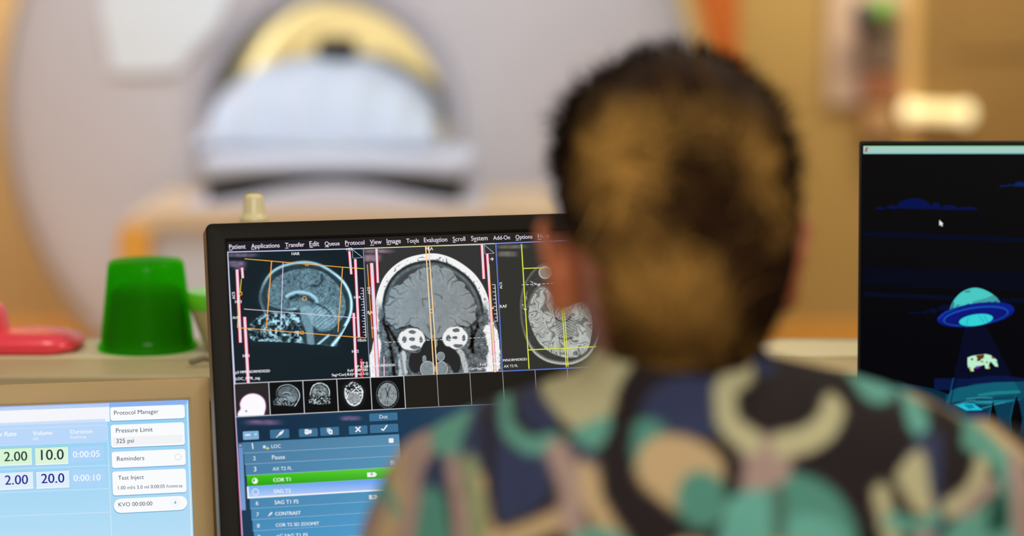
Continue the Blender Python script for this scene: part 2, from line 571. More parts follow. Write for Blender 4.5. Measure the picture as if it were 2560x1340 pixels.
x0, x1 = tx(492), tx(1182)
b = MB(); prof = []
for t in np.linspace(0, 1, 17):
    prof.append((x0 + (x1 - x0) * t, tz(398) - 0.012 * math.sin(math.pi * t)))
top = prof; bot = [(x1 - 0.01, tz(432)), (x1 - 0.05, tz(452))] + [(x1 + (x0 - x1) * t, tz(452) + 0.022 * math.sin(math.pi * t)) for t in np.linspace(0.1, 0.9, 11)] + [(x0 + 0.05, tz(452)), (x0 + 0.01, tz(432))]
lp = top + bot
mx_ = (x0 + x1) / 2
b.loft([[(x, YT, z) for x, z in lp], [(x, YT + .42, z) for x, z in lp], [(bc[0] + (x - mx_) * .80, YT + .56, z) for x, z in lp], [(bc[0] + (x - mx_) * .80, YT + 1.6, z) for x, z in lp]], True, True)
off(b, tb).build('cradle', pad_white, tb, bevel=0.01, fix=True)
b = MB(); n = 21; xs0, xs1 = tx(520), tx(1152)
up_ = [(xs0 + (xs1 - xs0) * t, tz(456) + 0.024 * math.sin(math.pi * t)) for t in np.linspace(0, 1, n)]
dn_ = [(xs1 + (xs0 - xs1) * t, tz(506) + 0.026 * math.sin(math.pi * t) ** 1.5) for t in np.linspace(0, 1, n)]
b.loft([[(x, YT - 0.01, z) for x, z in up_ + dn_], [(x, YT + .55, z) for x, z in up_ + dn_]], True, True)
off(b, tb).build('rail_gap', dark_grey, tb, fix=True)['label'] = 'dark gap under the table top'
b = MB(); xs0, xs1 = tx(475), tx(1195)
up_ = [(xs0 + (xs1 - xs0) * t, tz(506) + 0.046 * math.sin(math.pi * t) ** 2) for t in np.linspace(0, 1, n)]
dn_ = [(xs1 + 0.02 + (xs0 - xs1 - 0.04) * t, tz(526)) for t in np.linspace(0, 1, n)]
b.loft([[(x, YT - 0.03, z) for x, z in up_ + dn_], [(x, YT + 0.55, z) for x, z in up_ + dn_]], True, True)
off(b, tb).build('end_cap', mat('table_lilac', lin(218, 219, 238), 0.5), tb, fix=True, bevel=0.006)
# pedestal with a tan and orange rounded frame
xl, xr = tx(292, YT - 0.05), tx(1420, YT - 0.05)
zt = tz(522, YT - 0.05)
outer = rrect(xl, xr, 0.004, zt, 0.07, 0, 8)
inner = rrect(xl + 0.072, xr - 0.072, 0.004 + 0.06, zt - 0.042, 0.045, 0, 8)
b = MB().loft([[(x, YT + 0.5, z) for x, _, z in outer], [(x, YT - 0.03, z) for x, _, z in outer], [(x, YT - 0.05, z) for x, _, z in rrect(xl + 0.012, xr - 0.012, 0.012, zt - 0.010, 0.065, 0, 8)], [(x, YT - 0.05, z) for x, _, z in inner], [(x, YT - 0.02, z) for x, _, z in inner]], True, False)
off(b, tb).build('pedestal_frame', mat('pedestal_tan', lin(226, 194, 156), 0.5, var=0.04), tb, fix=True)['label'] = 'tan rounded pedestal frame'
for sx in (-1, 1):
    e_ = xl if sx < 0 else xr
    a_, b_ = sorted((e_ - sx * .001, e_ - sx * .076))
    q_ = MB().loft([[(x, y, z) for x, _, z in rrect(a_ + k, b_ - k, .012, zt - .036 - k, .03, 0, 6)] for k, y in ((0, YT + .1), (0, YT - .052), (.006, YT - .058))], True, True)
    off(q_, tb).build('corner_post', mat('post_orange', lin(240, 172, 66), 0.5, var=0.04), tb, fix=True)['label'] = 'orange corner post'
b = MB().loft([[(x, YT - 0.02, z) for x, _, z in inner], [(x, YT - 0.018, z) for x, _, z in inner]], True, True)
off(b, tb).build('pedestal_panel', mat('pedestal_lilac', lin(206, 205, 218), 0.5), tb, fix=True)

# ---- white sheet over the person lying in the bore: arches drawn along the bore
sheet = MB(); z_pad = tz(398) + .013
outl = [(505, 420), (512, 360), (532, 290), (566, 226), (622, 182), (700, 158), (790, 150), (870, 152), (945, 170), (1012, 204), (1066, 246), (1096, 300), (1108, 360), (1116, 420)]
arch = smooth_path(outl, False, 5)
loops = []
for s_, y_, drop in ((0.0, 5.34, 0), (0.35, 5.36, 0), (0.62, 5.40, 0), (0.85, 5.47, 0), (0.97, 5.54, 0), (1.0, 5.60, 0), (1.0, 5.9, 0), (0.96, 6.5, 0)):
    lp = []
    for i, (px, py) in enumerate(arch):
        A = at(px, py, 5.60); base = z_pad
        fold = 0.004 * math.sin(i * 0.4 + s_ * 2) * s_ + 0.008 * (vnoise(i * 0.23, s_ * 4, 5) - 0.5)
        zz = base + max(A[2] - base, 0) * s_ + abs(fold)
        xx = bc[0] + (A[0] - bc[0]) * (0.93 + 0.07 * s_)
        if y_ > 5.55:
            rr = math.hypot(xx - bc[0], zz - bc[2]); k = min(1, (rb - 0.035) / max(rr, 1e-6)); xx = bc[0] + (xx - bc[0]) * k; zz = bc[2] + (zz - bc[2]) * k
        lp.append((xx, y_ + 0.015 * math.sin(i * 0.8), zz))
    loops.append(lp)
sheet.loft(loops, False, False, closed=False)
o = sheet.build('draped_sheet', fabric_white, smooth=True, angle=80)
md = o.modifiers.new('thick', 'SOLIDIFY'); md.thickness = 0.006; md.offset = -1
md = o.modifiers.new('sub', 'SUBSURF'); md.levels = 1; md.render_levels = 2
tag(o, 'white sheet draped in a mound over the patient table inside the yellow bore', 'sheet')
# dark block at the crest of the mound
k_ = at(842, 118, 5.62)
b = MB(); r_ = 0.048
b.loft([rrect(-r_, r_, -0.026, 0.020, 0.014, -0.05), rrect(-r_ - 0.004, r_ + 0.004, -0.030, 0.025, 0.018, -0.03), rrect(-r_ - 0.004, r_ + 0.004, -0.030, 0.025, 0.018, 0.05), rrect(-r_ * 0.8, r_ * 0.8, -0.024, 0.018, 0.014, 0.07)], True, True)
cb = b.build('coil_connector', dark_grey, smooth=True, fix=True); cb.location = k_
tag(cb, 'small dark grey block on the crest of the white sheet in the bore', 'connector')

# ---- wall unit on the back wall
pan = empty('wall_equipment_panel', 'tall pale lilac wall panel with a grey unit, left of the brown door', 'wall panel', loc=(at(2150, 100, WB)[0], WB, 1.2))


def wbox(px0, py0, px1, py1, y0, y1):
    a = at(px0, py0, WB); c = at(px1, py1, WB)
    return MB().box(a[0], c[0], y0, y1, c[2], a[2])


off(wbox(2072, -260, 2252, 262, WB - 0.04, WB - 0.001), pan).build('backing_board', mat('lilac_board', lin(222, 196, 178), 0.5, var=0.03), pan, bevel=0.01)
off(wbox(2142, 20, 2232, 172, WB - 0.13, WB - 0.041), pan).build('grey_unit', mat('unit_grey', lin(128, 108, 92), 0.5), pan, bevel=0.015)
off(wbox(2152, 174, 2234, 252, WB - 0.11, WB - 0.041), pan).build('red_unit', mat('unit_red', lin(168, 108, 74), 0.5), pan, bevel=0.012)['label'] = 'reddish box'
a = at(2155, 38, WB - 0.16)
off(MB().ellipsoid(a, (0.035, 0.035, 0.05)), pan).build('blue_knob', mat('knob_blue', lin(62, 46, 92), 0.4), pan, smooth=True)['label'] = 'dark blue knob'
a = at(2205, 22, WB - 0.19)
gb = tag(MB().ellipsoid((0, 0, 0), (0.048, 0.048, 0.048)).build('green_ball', mat('ball_green', lin(132, 188, 96), 0.3), smooth=True), 'green round ball hanging on the pale wall panel', 'ball'); gb.location = a
dp = empty('hand_dispenser', 'beige rounded dispenser on the wall under the lilac panel', 'dispenser', loc=at(2190, 300, WB))
b = MB(); a = at(2190, 296, WB)
b.loft([[(x, y, z) for x, _, z in rrect(a[0] - q, a[0] + q, a[2] - q, a[2] + q, q * 0.7, 0)] for q, y in ((0.055, WB - 0.001), (0.06, WB - 0.05), (0.045, WB - 0.10))], True, True)
off(b, dp).build('body', mat('dispenser_beige', lin(206, 164, 116), 0.5), dp, smooth=True, fix=True)
b = MB().box(a[0] - 0.02, a[0] + 0.02, WB - 0.12, WB - 0.095, a[2] - 0.07, a[2] - 0.03)
off(b, dp).build('spout', mat('unit_grey', lin(150, 130, 118)), dp, bevel=0.004)
# added glowing tube in place of a lamp reflection in the window glass
lp_ = empty('reflection_glow', 'glowing cream tube standing in for a lamp reflection in the window glass, above the right screen', 'reflection', loc=at(2340, 280, WB))
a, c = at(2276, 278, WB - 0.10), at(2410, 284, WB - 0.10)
off(MB().tube([a, c], 0.030, 16), lp_).build('glow_tube', mat('reflection_cream', lin(255, 236, 180), 0.4, emit=(lin(255, 232, 170), 0.95)), lp_, smooth=True)
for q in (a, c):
    off(MB().ellipsoid(q, (0.034, 0.032, 0.036)), lp_).build('glow_tube_end', mat('reflection_cream_end', lin(255, 240, 190), 0.4, emit=(lin(255, 238, 185), 1.2)), lp_, smooth=True)
off(MB().box(a[0] - 0.02, c[0] + 0.02, WB - 0.068, WB - 0.001, a[2] - 0.02, a[2] + 0.02), lp_).build('glow_backing', mat('unit_grey', lin(150, 130, 118)), lp_, bevel=0.004)

# ------------------------------------------------------------------ things on the window sill


def thin_plastic(name, col, k, clear=0.0):
    """glossy plastic thin enough for light to shine through"""
    m = mat(name, col, 0.2, var=0.05, scale=8)
    n_, l_ = m.node_tree.nodes, m.node_tree.links
    a_ = n_.new('ShaderNodeBsdfTransparent'); a_.inputs['Color'].default_value = (*[c ** .6 for c in col], 1)
    y_ = n_.new('ShaderNodeMixShader'); y_.inputs[0].default_value = clear
    t_ = n_.new('ShaderNodeBsdfTranslucent'); t_.inputs['Color'].default_value = (*col, 1)
    x_ = n_.new('ShaderNodeMixShader'); x_.inputs[0].default_value = k
    l_.new(n_['Principled BSDF'].outputs[0], x_.inputs[1]); l_.new(t_.outputs[0], x_.inputs[2]); l_.new(x_.outputs[0], y_.inputs[1]); l_.new(a_.outputs[0], y_.inputs[2]); l_.new(y_.outputs[0], n_['Material Output'].inputs[0])
    return m


green = thin_plastic('green_translucent', lin(90, 240, 14), 0.62, 0.7)
green_dark = thin_plastic('green_cup_shaded', lin(8, 26, 3), 0.05)  # nearly black: shadow inside the cup stack put into the colour
pink = mat('pink_plastic', lin(255, 74, 96), 0.25, var=0.04, sss=0.25)
beige_pl = mat('beige_plastic', lin(214, 196, 160), 0.45, var=0.03)
ivory = mat('ivory_plastic', lin(236, 224, 180), 0.3, var=0.02)

YC = 2.405
c0 = at(370, 889, YC)
cup = empty('green_cup_stack', 'stack of upturned translucent green cups on the sill beside the pink case', 'cup stack', loc=(c0[0], YC, z_sill))
rb0 = 243 / 2 * YC / F * 0.985; rt0 = 197 / 2 * YC / F * 0.96
hc = at(362, 660, YC)[2] - z_sill + 0.004
t = 0.0022
off_r = lambda z, d=0: rb0 + (rt0 - rb0) * z / hc - d
prof = [(off_r(0) + 0.002, 0.0005), (off_r(0) + 0.003, 0.004), (off_r(0) + 0.001, 0.006)]
prof += [(off_r(z), z) for z in np.linspace(0.008, hc - 0.006, 10)] + [(rt0 - 0.0005, hc - 0.0015), (rt0 - 0.0025, hc), (0.001, hc - 0.0005)]
inner_p = [(0.001, hc - 0.004), (rt0 - 0.006, hc - 0.0045)] + [(off_r(z, t), z) for z in np.linspace(hc - 0.008, 0.0005, 10)]
b = MB(); b.loft([[(r * math.cos(a), r * math.sin(a), z) for a in np.linspace(0, 2 * math.pi, 56, endpoint=False)] for r, z in prof + inner_p], False, False)
b.build('outer_cup', green, cup, smooth=True, fix=True)
for i, (drop, sc) in enumerate(((0.030, 0.955), (0.046, 0.91))):
    b = MB(); h2 = hc - drop
    pr = [(off_r(0, 0.003) * sc, 0.001), (rt0 * sc - 0.001, h2 - 0.003), (rt0 * sc - 0.005, h2), (0.001, h2)]
    b.loft([[(r * math.cos(a), r * math.sin(a), z) for a in np.linspace(0, 2 * math.pi, 48, endpoint=False)] for r, z in pr], False, False)
    b.build('nested_cup', green_dark, cup, smooth=True, fix=True)
# pink case: rounded low tray with its lid standing up at the left
pk = empty('pink_case', 'open pink plastic case lying on the sill at the far left', 'case', loc=(at(70, 888, 2.40)[0], 2.403, z_sill))
xa, xb = at(-70, 888, 2.40)[0] - pk.location[0], at(206, 888, 2.40)[0] - pk.location[0]
hp = at(100, 826, 2.40)[2] - z_sill


def rr_xy(x0, x1, y0, y1, r, z): return [(x, y, z) for x, _, y in rrect(x0, x1, y0, y1, r, 0, 8)]


b = MB().loft([rr_xy(xa + .006, xb - .008, -.044, .044, .03, 0.0008), rr_xy(xa, xb, -.049, .049, .034, 0.006), rr_xy(xa, xb, -.049, .049, .034, hp * .45)], True, True)
b.build('tray', pink, pk, smooth=True, fix=True, angle=50)
b = MB().loft([rr_xy(xa, xb - .002, -.049, .049, .034, hp * .47), rr_xy(xa + .002, xb - .004, -.047, .047, .032, hp * .62), rr_xy(xa + .012, xb - .018, -.037, .037, .026, hp * .9), rr_xy(xa + .03, xb - .05, -.03, .03, .02, hp)], True, True)
b.build('cover', pink, pk, smooth=True, fix=True, angle=50)
xq = at(6, 760, 2.40)[0] - pk.location[0]
b = MB().loft([rr_xy(xa - .02, xq + .004, -.03, .03, .012, hp * .6), rr_xy(xa - .02, xq, -.028, .028, .012, hp * 2.0), rr_xy(xa - .018, xq - .004, -.024, .024, .01, hp * 2.3)], True, True)
b.build('upright_flap', pink, pk, smooth=True, fix=True, angle=50)
# beige tub with a bright green lid, mostly behind the middle monitor
tu = empty('beige_tub', 'beige tub with a bright green lid between the green cups and middle monitor', 'tub', loc=(at(560, 889, 2.40)[0], 2.403, z_sill))
zt_ = at(500, 768, 2.40)[2] - z_sill
xr_ = abs(at(474, 768, 2.40)[0] - tu.location[0]); xr2 = abs(at(512, 885, 2.40)[0] - tu.location[0])
MB().lathe([(xr2 * .9, .0006), (xr2, .003), (xr_ * .97, zt_ - .004), (xr_, zt_)]).build('tub_body', beige_pl, tu, smooth=True, fix=True, angle=50)
zl = at(500, 728, 2.40)[2] - z_sill
MB().lathe([(xr_ * 1.06, zt_ + .0004), (xr_ * 1.09, zt_ + .002), (xr_ * 1.09, zl - .004), (xr_ * 1.03, zl), (.002, zl)]).build('tub_lid', mat('lid_green', lin(110, 226, 44), 0.25, var=0.03), tu, smooth=True, fix=True, angle=50)['label'] = 'bright green lid'
# ivory spray bottle whose cap rises over the middle monitor
bo = empty('ivory_bottle', 'ivory bottle whose round cap rises behind the top of the middle monitor', 'bottle', loc=(at(640, 889, 2.35)[0], 2.352, z_sill))
zc = at(640, 484, 2.35)[2] - z_sill; zs = at(640, 545, 2.35)[2] - z_sill; rc = 25 * 2.35 / F
MB().lathe([(.018, .0006), (.020, .004), (.020, zs - .03), (.019, zs - .012), (.018, zs - .004), (rc * 1.0, zs - .003)]).build('bottle_body', beige_pl, bo, smooth=True, fix=True, angle=50)
MB().lathe([(rc * 1.45, zs - .0025), (rc * 1.45, zs + .001), (rc * 1.18, zs + .004), (rc * 1.08, zs + .006), (rc * 1.0, zc - .005), (rc * .85, zc - .0012), (rc * .5, zc), (.0005, zc + .0003)]).build('cap', ivory, bo, smooth=True, fix=True, angle=50)
# grey cable coil end near the tub
ca = at(488, 934, 2.30)
cbk = tag(MB().tube([(0, 0, .004), (.012, .006, .007), (.03, .01, .004), (.06, .012, .004)], .0035, 10).build('grey_cable', mat('cable_grey', lin(128, 120, 98), 0.5), smooth=True), 'short grey cable lying on the sill by the beige tub', 'cable')
cbk.location = (at(478, 930, 2.29)[0], 2.295, z_sill)

# ------------------------------------------------------------------ desk and monitors
desk = empty('desk', 'pale desk top under the monitors below the picture', 'desk', loc=(0, 1.95, 0))
MB().box(-1.3, 1.3, -0.30, 0.29, 0.70, 0.73).build('desk_top', mat('desk_grey', lin(190, 180, 160), 0.5), desk, bevel=0.004)
for x in (-1.22, 1.22):
    MB().box(x - .03, x + .03, -.25, .25, 0.001, .70).build('leg', mat('desk_leg', lin(120, 116, 108), 0.4), desk, bevel=0.004)


def monitor(root, pan, act, outer, depth, m, rad, lipy, base_z, bez_label=None):
    """housing with a bezel opening round the active area; act and outer are x0, x1, z0, z1 on the display plane"""
    ax0, ax1, az0, az1 = act; ox0, ox1, oz0, oz1 = outer
    e = 0.0022
    loops = [rrect(ox0 + .03, ox1 - .03, oz0 + .03, oz1 - .03, rad, depth), rrect(ox0 + .003, ox1 - .003, oz0 + .003, oz1 - .003, rad, depth - .012), rrect(ox0, ox1, oz0, oz1, rad, depth - .018),
             rrect(ox0, ox1, oz0, oz1, rad, lipy + e)]
    MB().loft(loops, True, False).build('housing', m['side'], root, smooth=True, fix=True, angle=35)
    loops = [rrect(ox0, ox1, oz0, oz1, rad, lipy + e), rrect(ox0 + e * .3, ox1 - e * .3, oz0 + e * .3, oz1 - e * .3, rad, lipy + e * .3), rrect(ox0 + e, ox1 - e, oz0 + e, oz1 - e, rad, lipy),
             rrect(ax0 - .003, ax1 + .003, az0 - .003, az1 + .003, .001, lipy), rrect(ax0 - .001, ax1 + .001, az0 - .001, az1 + .001, .0006, lipy + .002), rrect(ax0 - .001, ax1 + .001, az0 - .001, az1 + .001, .0006, .0012)]
    o = MB().loft(loops, False, False).build('bezel', m['front'], root, smooth=True, fix=True, angle=30)
    if bez_label: o['label'] = bez_label
    # stand: neck and foot, hanging down to the desk in world directions
    cx = (ox0 + ox1) / 2; cw = pan.O + pan.x * cx + pan.z * (oz0 + .08) + pan.y * (depth + .02)
    Mi = pan.M.inverted()
    b = MB(); ring = lambda z, rx, ry: [tuple(Mi @ Vector((cw[0] + rx * math.cos(a), cw[1] + .02 + ry * math.sin(a), z))) for a in np.linspace(0, 2 * math.pi, 24, endpoint=False)]
    b.loft([ring(.745, .035, .018), ring(cw[2] + .03, .03, .015)], True, True).build('neck', m['side'], root, smooth=True, fix=True)
    b = MB(); b.loft([ring(.7315, .11, .075), ring(.738, .11, .075), ring(.746, .08, .05)], True, True).build('foot', m['side'], root, smooth=True, fix=True)


SM = screen_mat()

# ---------- middle monitor
def rotv(a):
    a = np.array(a); th = np.linalg.norm(a); k = a / th; K = np.array([[0, -k[2], k[1]], [k[2], 0, -k[0]], [-k[1], k[0], 0]])
    return np.eye(3) + math.sin(th) * K + (1 - math.cos(th)) * K @ K


Rm = rotv([-0.26540268, -0.03483232, 0.23074258])
pm = Panel([-0.27195839, 2.04158171, 1.12223233], Rm[:, 0], Rm[:, 2])
PXU, PXV = 0.294e-3 * 1.03994, 0.294e-3             # size of one display dot
mm = empty('computer_monitor', 'black framed monitor showing brain scans and a blue task list', 'monitor', M=pm.M)
AW, AH = 1280 * PXU, 1024 * PXV
tl = pm.P(513, 561.5)
outer = (tl[0], AW - tl[0], -AH - tl[1] - .01, tl[1])
mon_black = dict(front=mat('bezel_black', lin(28, 25, 21), 0.5, var=0.05, scale=40, bump=0.1, bscale=900, spec=0.12), side=mat('monitor_side_brown', lin(134, 110, 80), 0.5, var=0.04))
monitor(mm, pm, (0, AW, -AH, 0), outer, 0.045, mon_black, 0.006, -0.006, .73)

c1 = lambda X, Y: (490 + X * .3283, 520 + Y * .3283)
c2 = lambda X, Y: (890 + X * .3284, 520 + Y * .3284)
c3 = lambda X, Y: (560 + X * .306, 930 + Y * .306)
c4 = lambda X, Y: (X * .31337, 920 + Y * .31337)
c6 = lambda X, Y: (2100 + X * .4103, 330 + Y * .4103)
c7 = lambda X, Y: (2160 + X * .3656, 850 + Y * .3656)

sb = Sheet(pm)
NV = 40


def bgcol(px, py, U, V):
    v = -V / PXV; u = U / PXU
    top = np.stack([26 + 16 * ss(200, 700, u), 25 + 12 * ss(200, 700, u), 32 + 0 * u], -1)  # browner to the right: room reflection put into the screen colour
    panel = np.stack([30 + 30 * ss(500, 900, u), 58 + 22 * ss(500, 900, u), 84 + 14 * ss(500, 900, u)], -1)
    k = ss(566, 570, v)[..., None]
    return top * (1 - k) + panel * k


sb.grid(-.0008, AW + .0008, -AH - .0008, .0008, 60, 240, bgcol, 0)
scr = sb.build('screen', SM, mm)
scr['label'] = 'lit screen of scan pictures and lists'

# menu bar
mb_ = Sheet(pm)
for wd, xa_, xb_ in (('Patient', 573, 614), ('Applications', 628, 699), ('Transfer', 713, 761), ('Edit', 774, 798), ('Queue', 812, 849), ('Protocol', 863, 911), ('View', 925, 954), ('Image', 967, 1002), ('Tools', 1016, 1047), ('Evaluation', 1060, 1118), ('Scroll', 1132, 1163), ('System', 1178, 1219), ('Add-On', 1233, 1275), ('Options', 1289, 1331), ('Help', 1345, 1372)):
    by = lambda x: 623 - .0349 * (x - 573)
    mb_.text(wd, (xa_, by(xa_)), (xb_, by(xb_)), (236, 226, 244), 4, bold=.008, tall=1.12)
    ul = {'Evaluation': (.52, .62), 'Tools': (.62, .74), 'System': (.18, .34)}.get(wd, (0, min(.9 / len(wd) * 1.5, .4)))
    if wd != 'Add-On':
        x1_, x2_ = xa_ + ul[0] * (xb_ - xa_), xa_ + ul[1] * (xb_ - xa_)
        mb_.line([(x1_, by(x1_) + 2.5), (x2_, by(x2_) + 2.5)], 1.6, (226, 216, 236), 4)
mb_.line([(566, 630.5), (907, 621.5), (1237, 609)], 2.6, (190, 205, 235), 3).line([(1237, 609), (1560, 596)], 2.0, (150, 165, 215), 3)
mb_.build('menu_bar', SM, scr)

# scan pictures ------------------------------------------------------
sag_out = smooth_path([(500, 770), (478, 690), (495, 600), (540, 515), (605, 455), (700, 418), (830, 400), (950, 425), (1060, 490), (1135, 560), (1182, 650), (1196, 740), (1182, 830), (1130, 930), (1085, 1010), (1062, 1055), (940, 1040), (880, 1040), (800, 1028), (700, 1022), (600, 1018), (520, 1015), (430, 1008), (405, 950), (400, 895), (450, 850), (510, 800)])
sag_in = smooth_path([(555, 715), (540, 650), (560, 590), (600, 535), (680, 490), (770, 465), (870, 460), (970, 488), (1060, 560), (1115, 640), (1142, 730), (1130, 815), (1075, 890), (1020, 935), (940, 940), (890, 900), (850, 830), (790, 780), (700, 775), (620, 745)])
sag_tex = None


def sagittal(X, Y, fine=1.0):
    """mid-line head scan in its own frame, grey 0..255"""
    g = np.full(X.shape, 20.0)
    do = sdf(X, Y, sag_out); di = sdf(X, Y, sag_in)
    n1 = fbm(X / 22, Y / 22, 3, 3); n2 = fbm(X / 9, Y / 9, 11, 2)
    head = do < 0
    g = np.where(head, 34 + 25 * n1, g)
    rim = np.exp(-((do + 13) / 10) ** 2) * (Y < 900) * (1 - .75 * ss(640, 480, X) * ss(420, 700, Y))
    g = g + rim * (150 + 60 * ss(1000, 1150, X))
    g = g + 26 * np.exp(-(do / 8) ** 2)
    br = ss(4, -8, di)
    sul = np.abs(fbm(X / 34 + 1.2 * n1, Y / 34 + 1.2 * n2, 21, 2) - .5)
    bt = 112 + 60 * (n1 - .5) + 44 * (n2 - .5) - 44 * ss(.06, 0, sul) * (Y < 760)
    cereb = ss(5, -10, np.hypot((X - 965) / 1.1, (Y - 830)) - 95)
    bt = bt + cereb * (26 * np.sin((X - 900) * .16 + (Y - 800) * .21 + 4 * n1) * .7 + 30)
    g = g * (1 - br) + bt * br
    g = g - 55 * br * np.exp(-((path_dist(X, Y, [(880, 590), (930, 592), (960, 560), (955, 510)])) / 11) ** 2)
    # corpus callosum, ventricle, brain stem
    g = g - 60 * np.exp(-(path_dist(X, Y, [(720, 690), (770, 668), (850, 680), (890, 710)]) / 13) ** 2)
    cc = np.exp(-(path_dist(X, Y, smooth_path([(690, 672), (735, 648), (800, 640), (860, 652), (905, 682), (922, 715)], False)) / 13) ** 2)
    g = g * (1 - .85 * cc) + 215 * .85 * cc
    st = ss(6, -8, sdf(X, Y, smooth_path([(795, 760), (840, 740), (885, 760), (890, 850), (895, 950), (900, 1035), (850, 1035), (835, 940), (800, 850)])))
    g = g * (1 - .7 * st) + (165 + 40 * (n2 - .5)) * .7 * st
    g = g - 70 * np.exp(-(path_dist(X, Y, [(920, 730), (990, 765), (1045, 830)]) / 9) ** 2)
    # noisy jaw and throat
    fz = head & (Y > 770) & (X < 800) & (di > 0)
    tx_ = fbm(X / 21, Y / 21, 31, 3); t2 = np.abs(fbm(X / 24 + n1 * 2, Y / 20, 41, 3) - .5)
    fac = np.clip(20 + 215 * ss(.30, .86, tx_) + 60 * (n2 - .4), 10, 215) - 50 * ss(.07, 0, t2)
    w = ss(0, 30, di) * ss(775, 815, Y + .06 * (X - 600)) * ss(815, 785, X - .1 * (Y - 900)) * head
    g = g * (1 - w) + np.clip(fac, 8, 235) * w
    # bright tissue at the back of the neck
    nk = np.exp(-(path_dist(X, Y, [(1175, 860), (1120, 950), (1040, 1045)]) / 17) ** 2) * head
    g = np.maximum(g, 240 * nk)
    nk = np.exp(-(path_dist(X, Y, [(1010, 970), (930, 1038)]) / 12) ** 2) * head
    g = np.maximum(g, 210 * nk)
    g = g + 70 * np.exp(-(path_dist(X, Y, [(560, 735), (620, 755), (700, 778), (760, 770)]) / 9) ** 2)
    return np.where(do < 1, np.clip(g, 6, 250), np.clip(20 + 8 * np.exp(-do / 30), 0, 250))


cor_out = smooth_path([(95, 1330), (120, 1080), (150, 930), (148, 800), (152, 690), (180, 590), (225, 505), (300, 430), (400, 375), (530, 347), (640, 350), (760, 394), (880, 478), (955, 570), (1005, 680), (1030, 800), (1072, 900), (1092, 1060), (1070, 1330)])
cor_in = smooth_path([(228, 840), (222, 770), (236, 695), (262, 640), (290, 595), (345, 570), (395, 528), (450, 500), (520, 462), (580, 448), (640, 455), (720, 482), (765, 525), (812, 578), (868, 640), (908, 710), (914, 790), (900, 860), (850, 895), (780, 900), (715, 925), (668, 960), (600, 1000), (540, 985), (478, 930), (405, 892), (330, 912), (262, 888)])


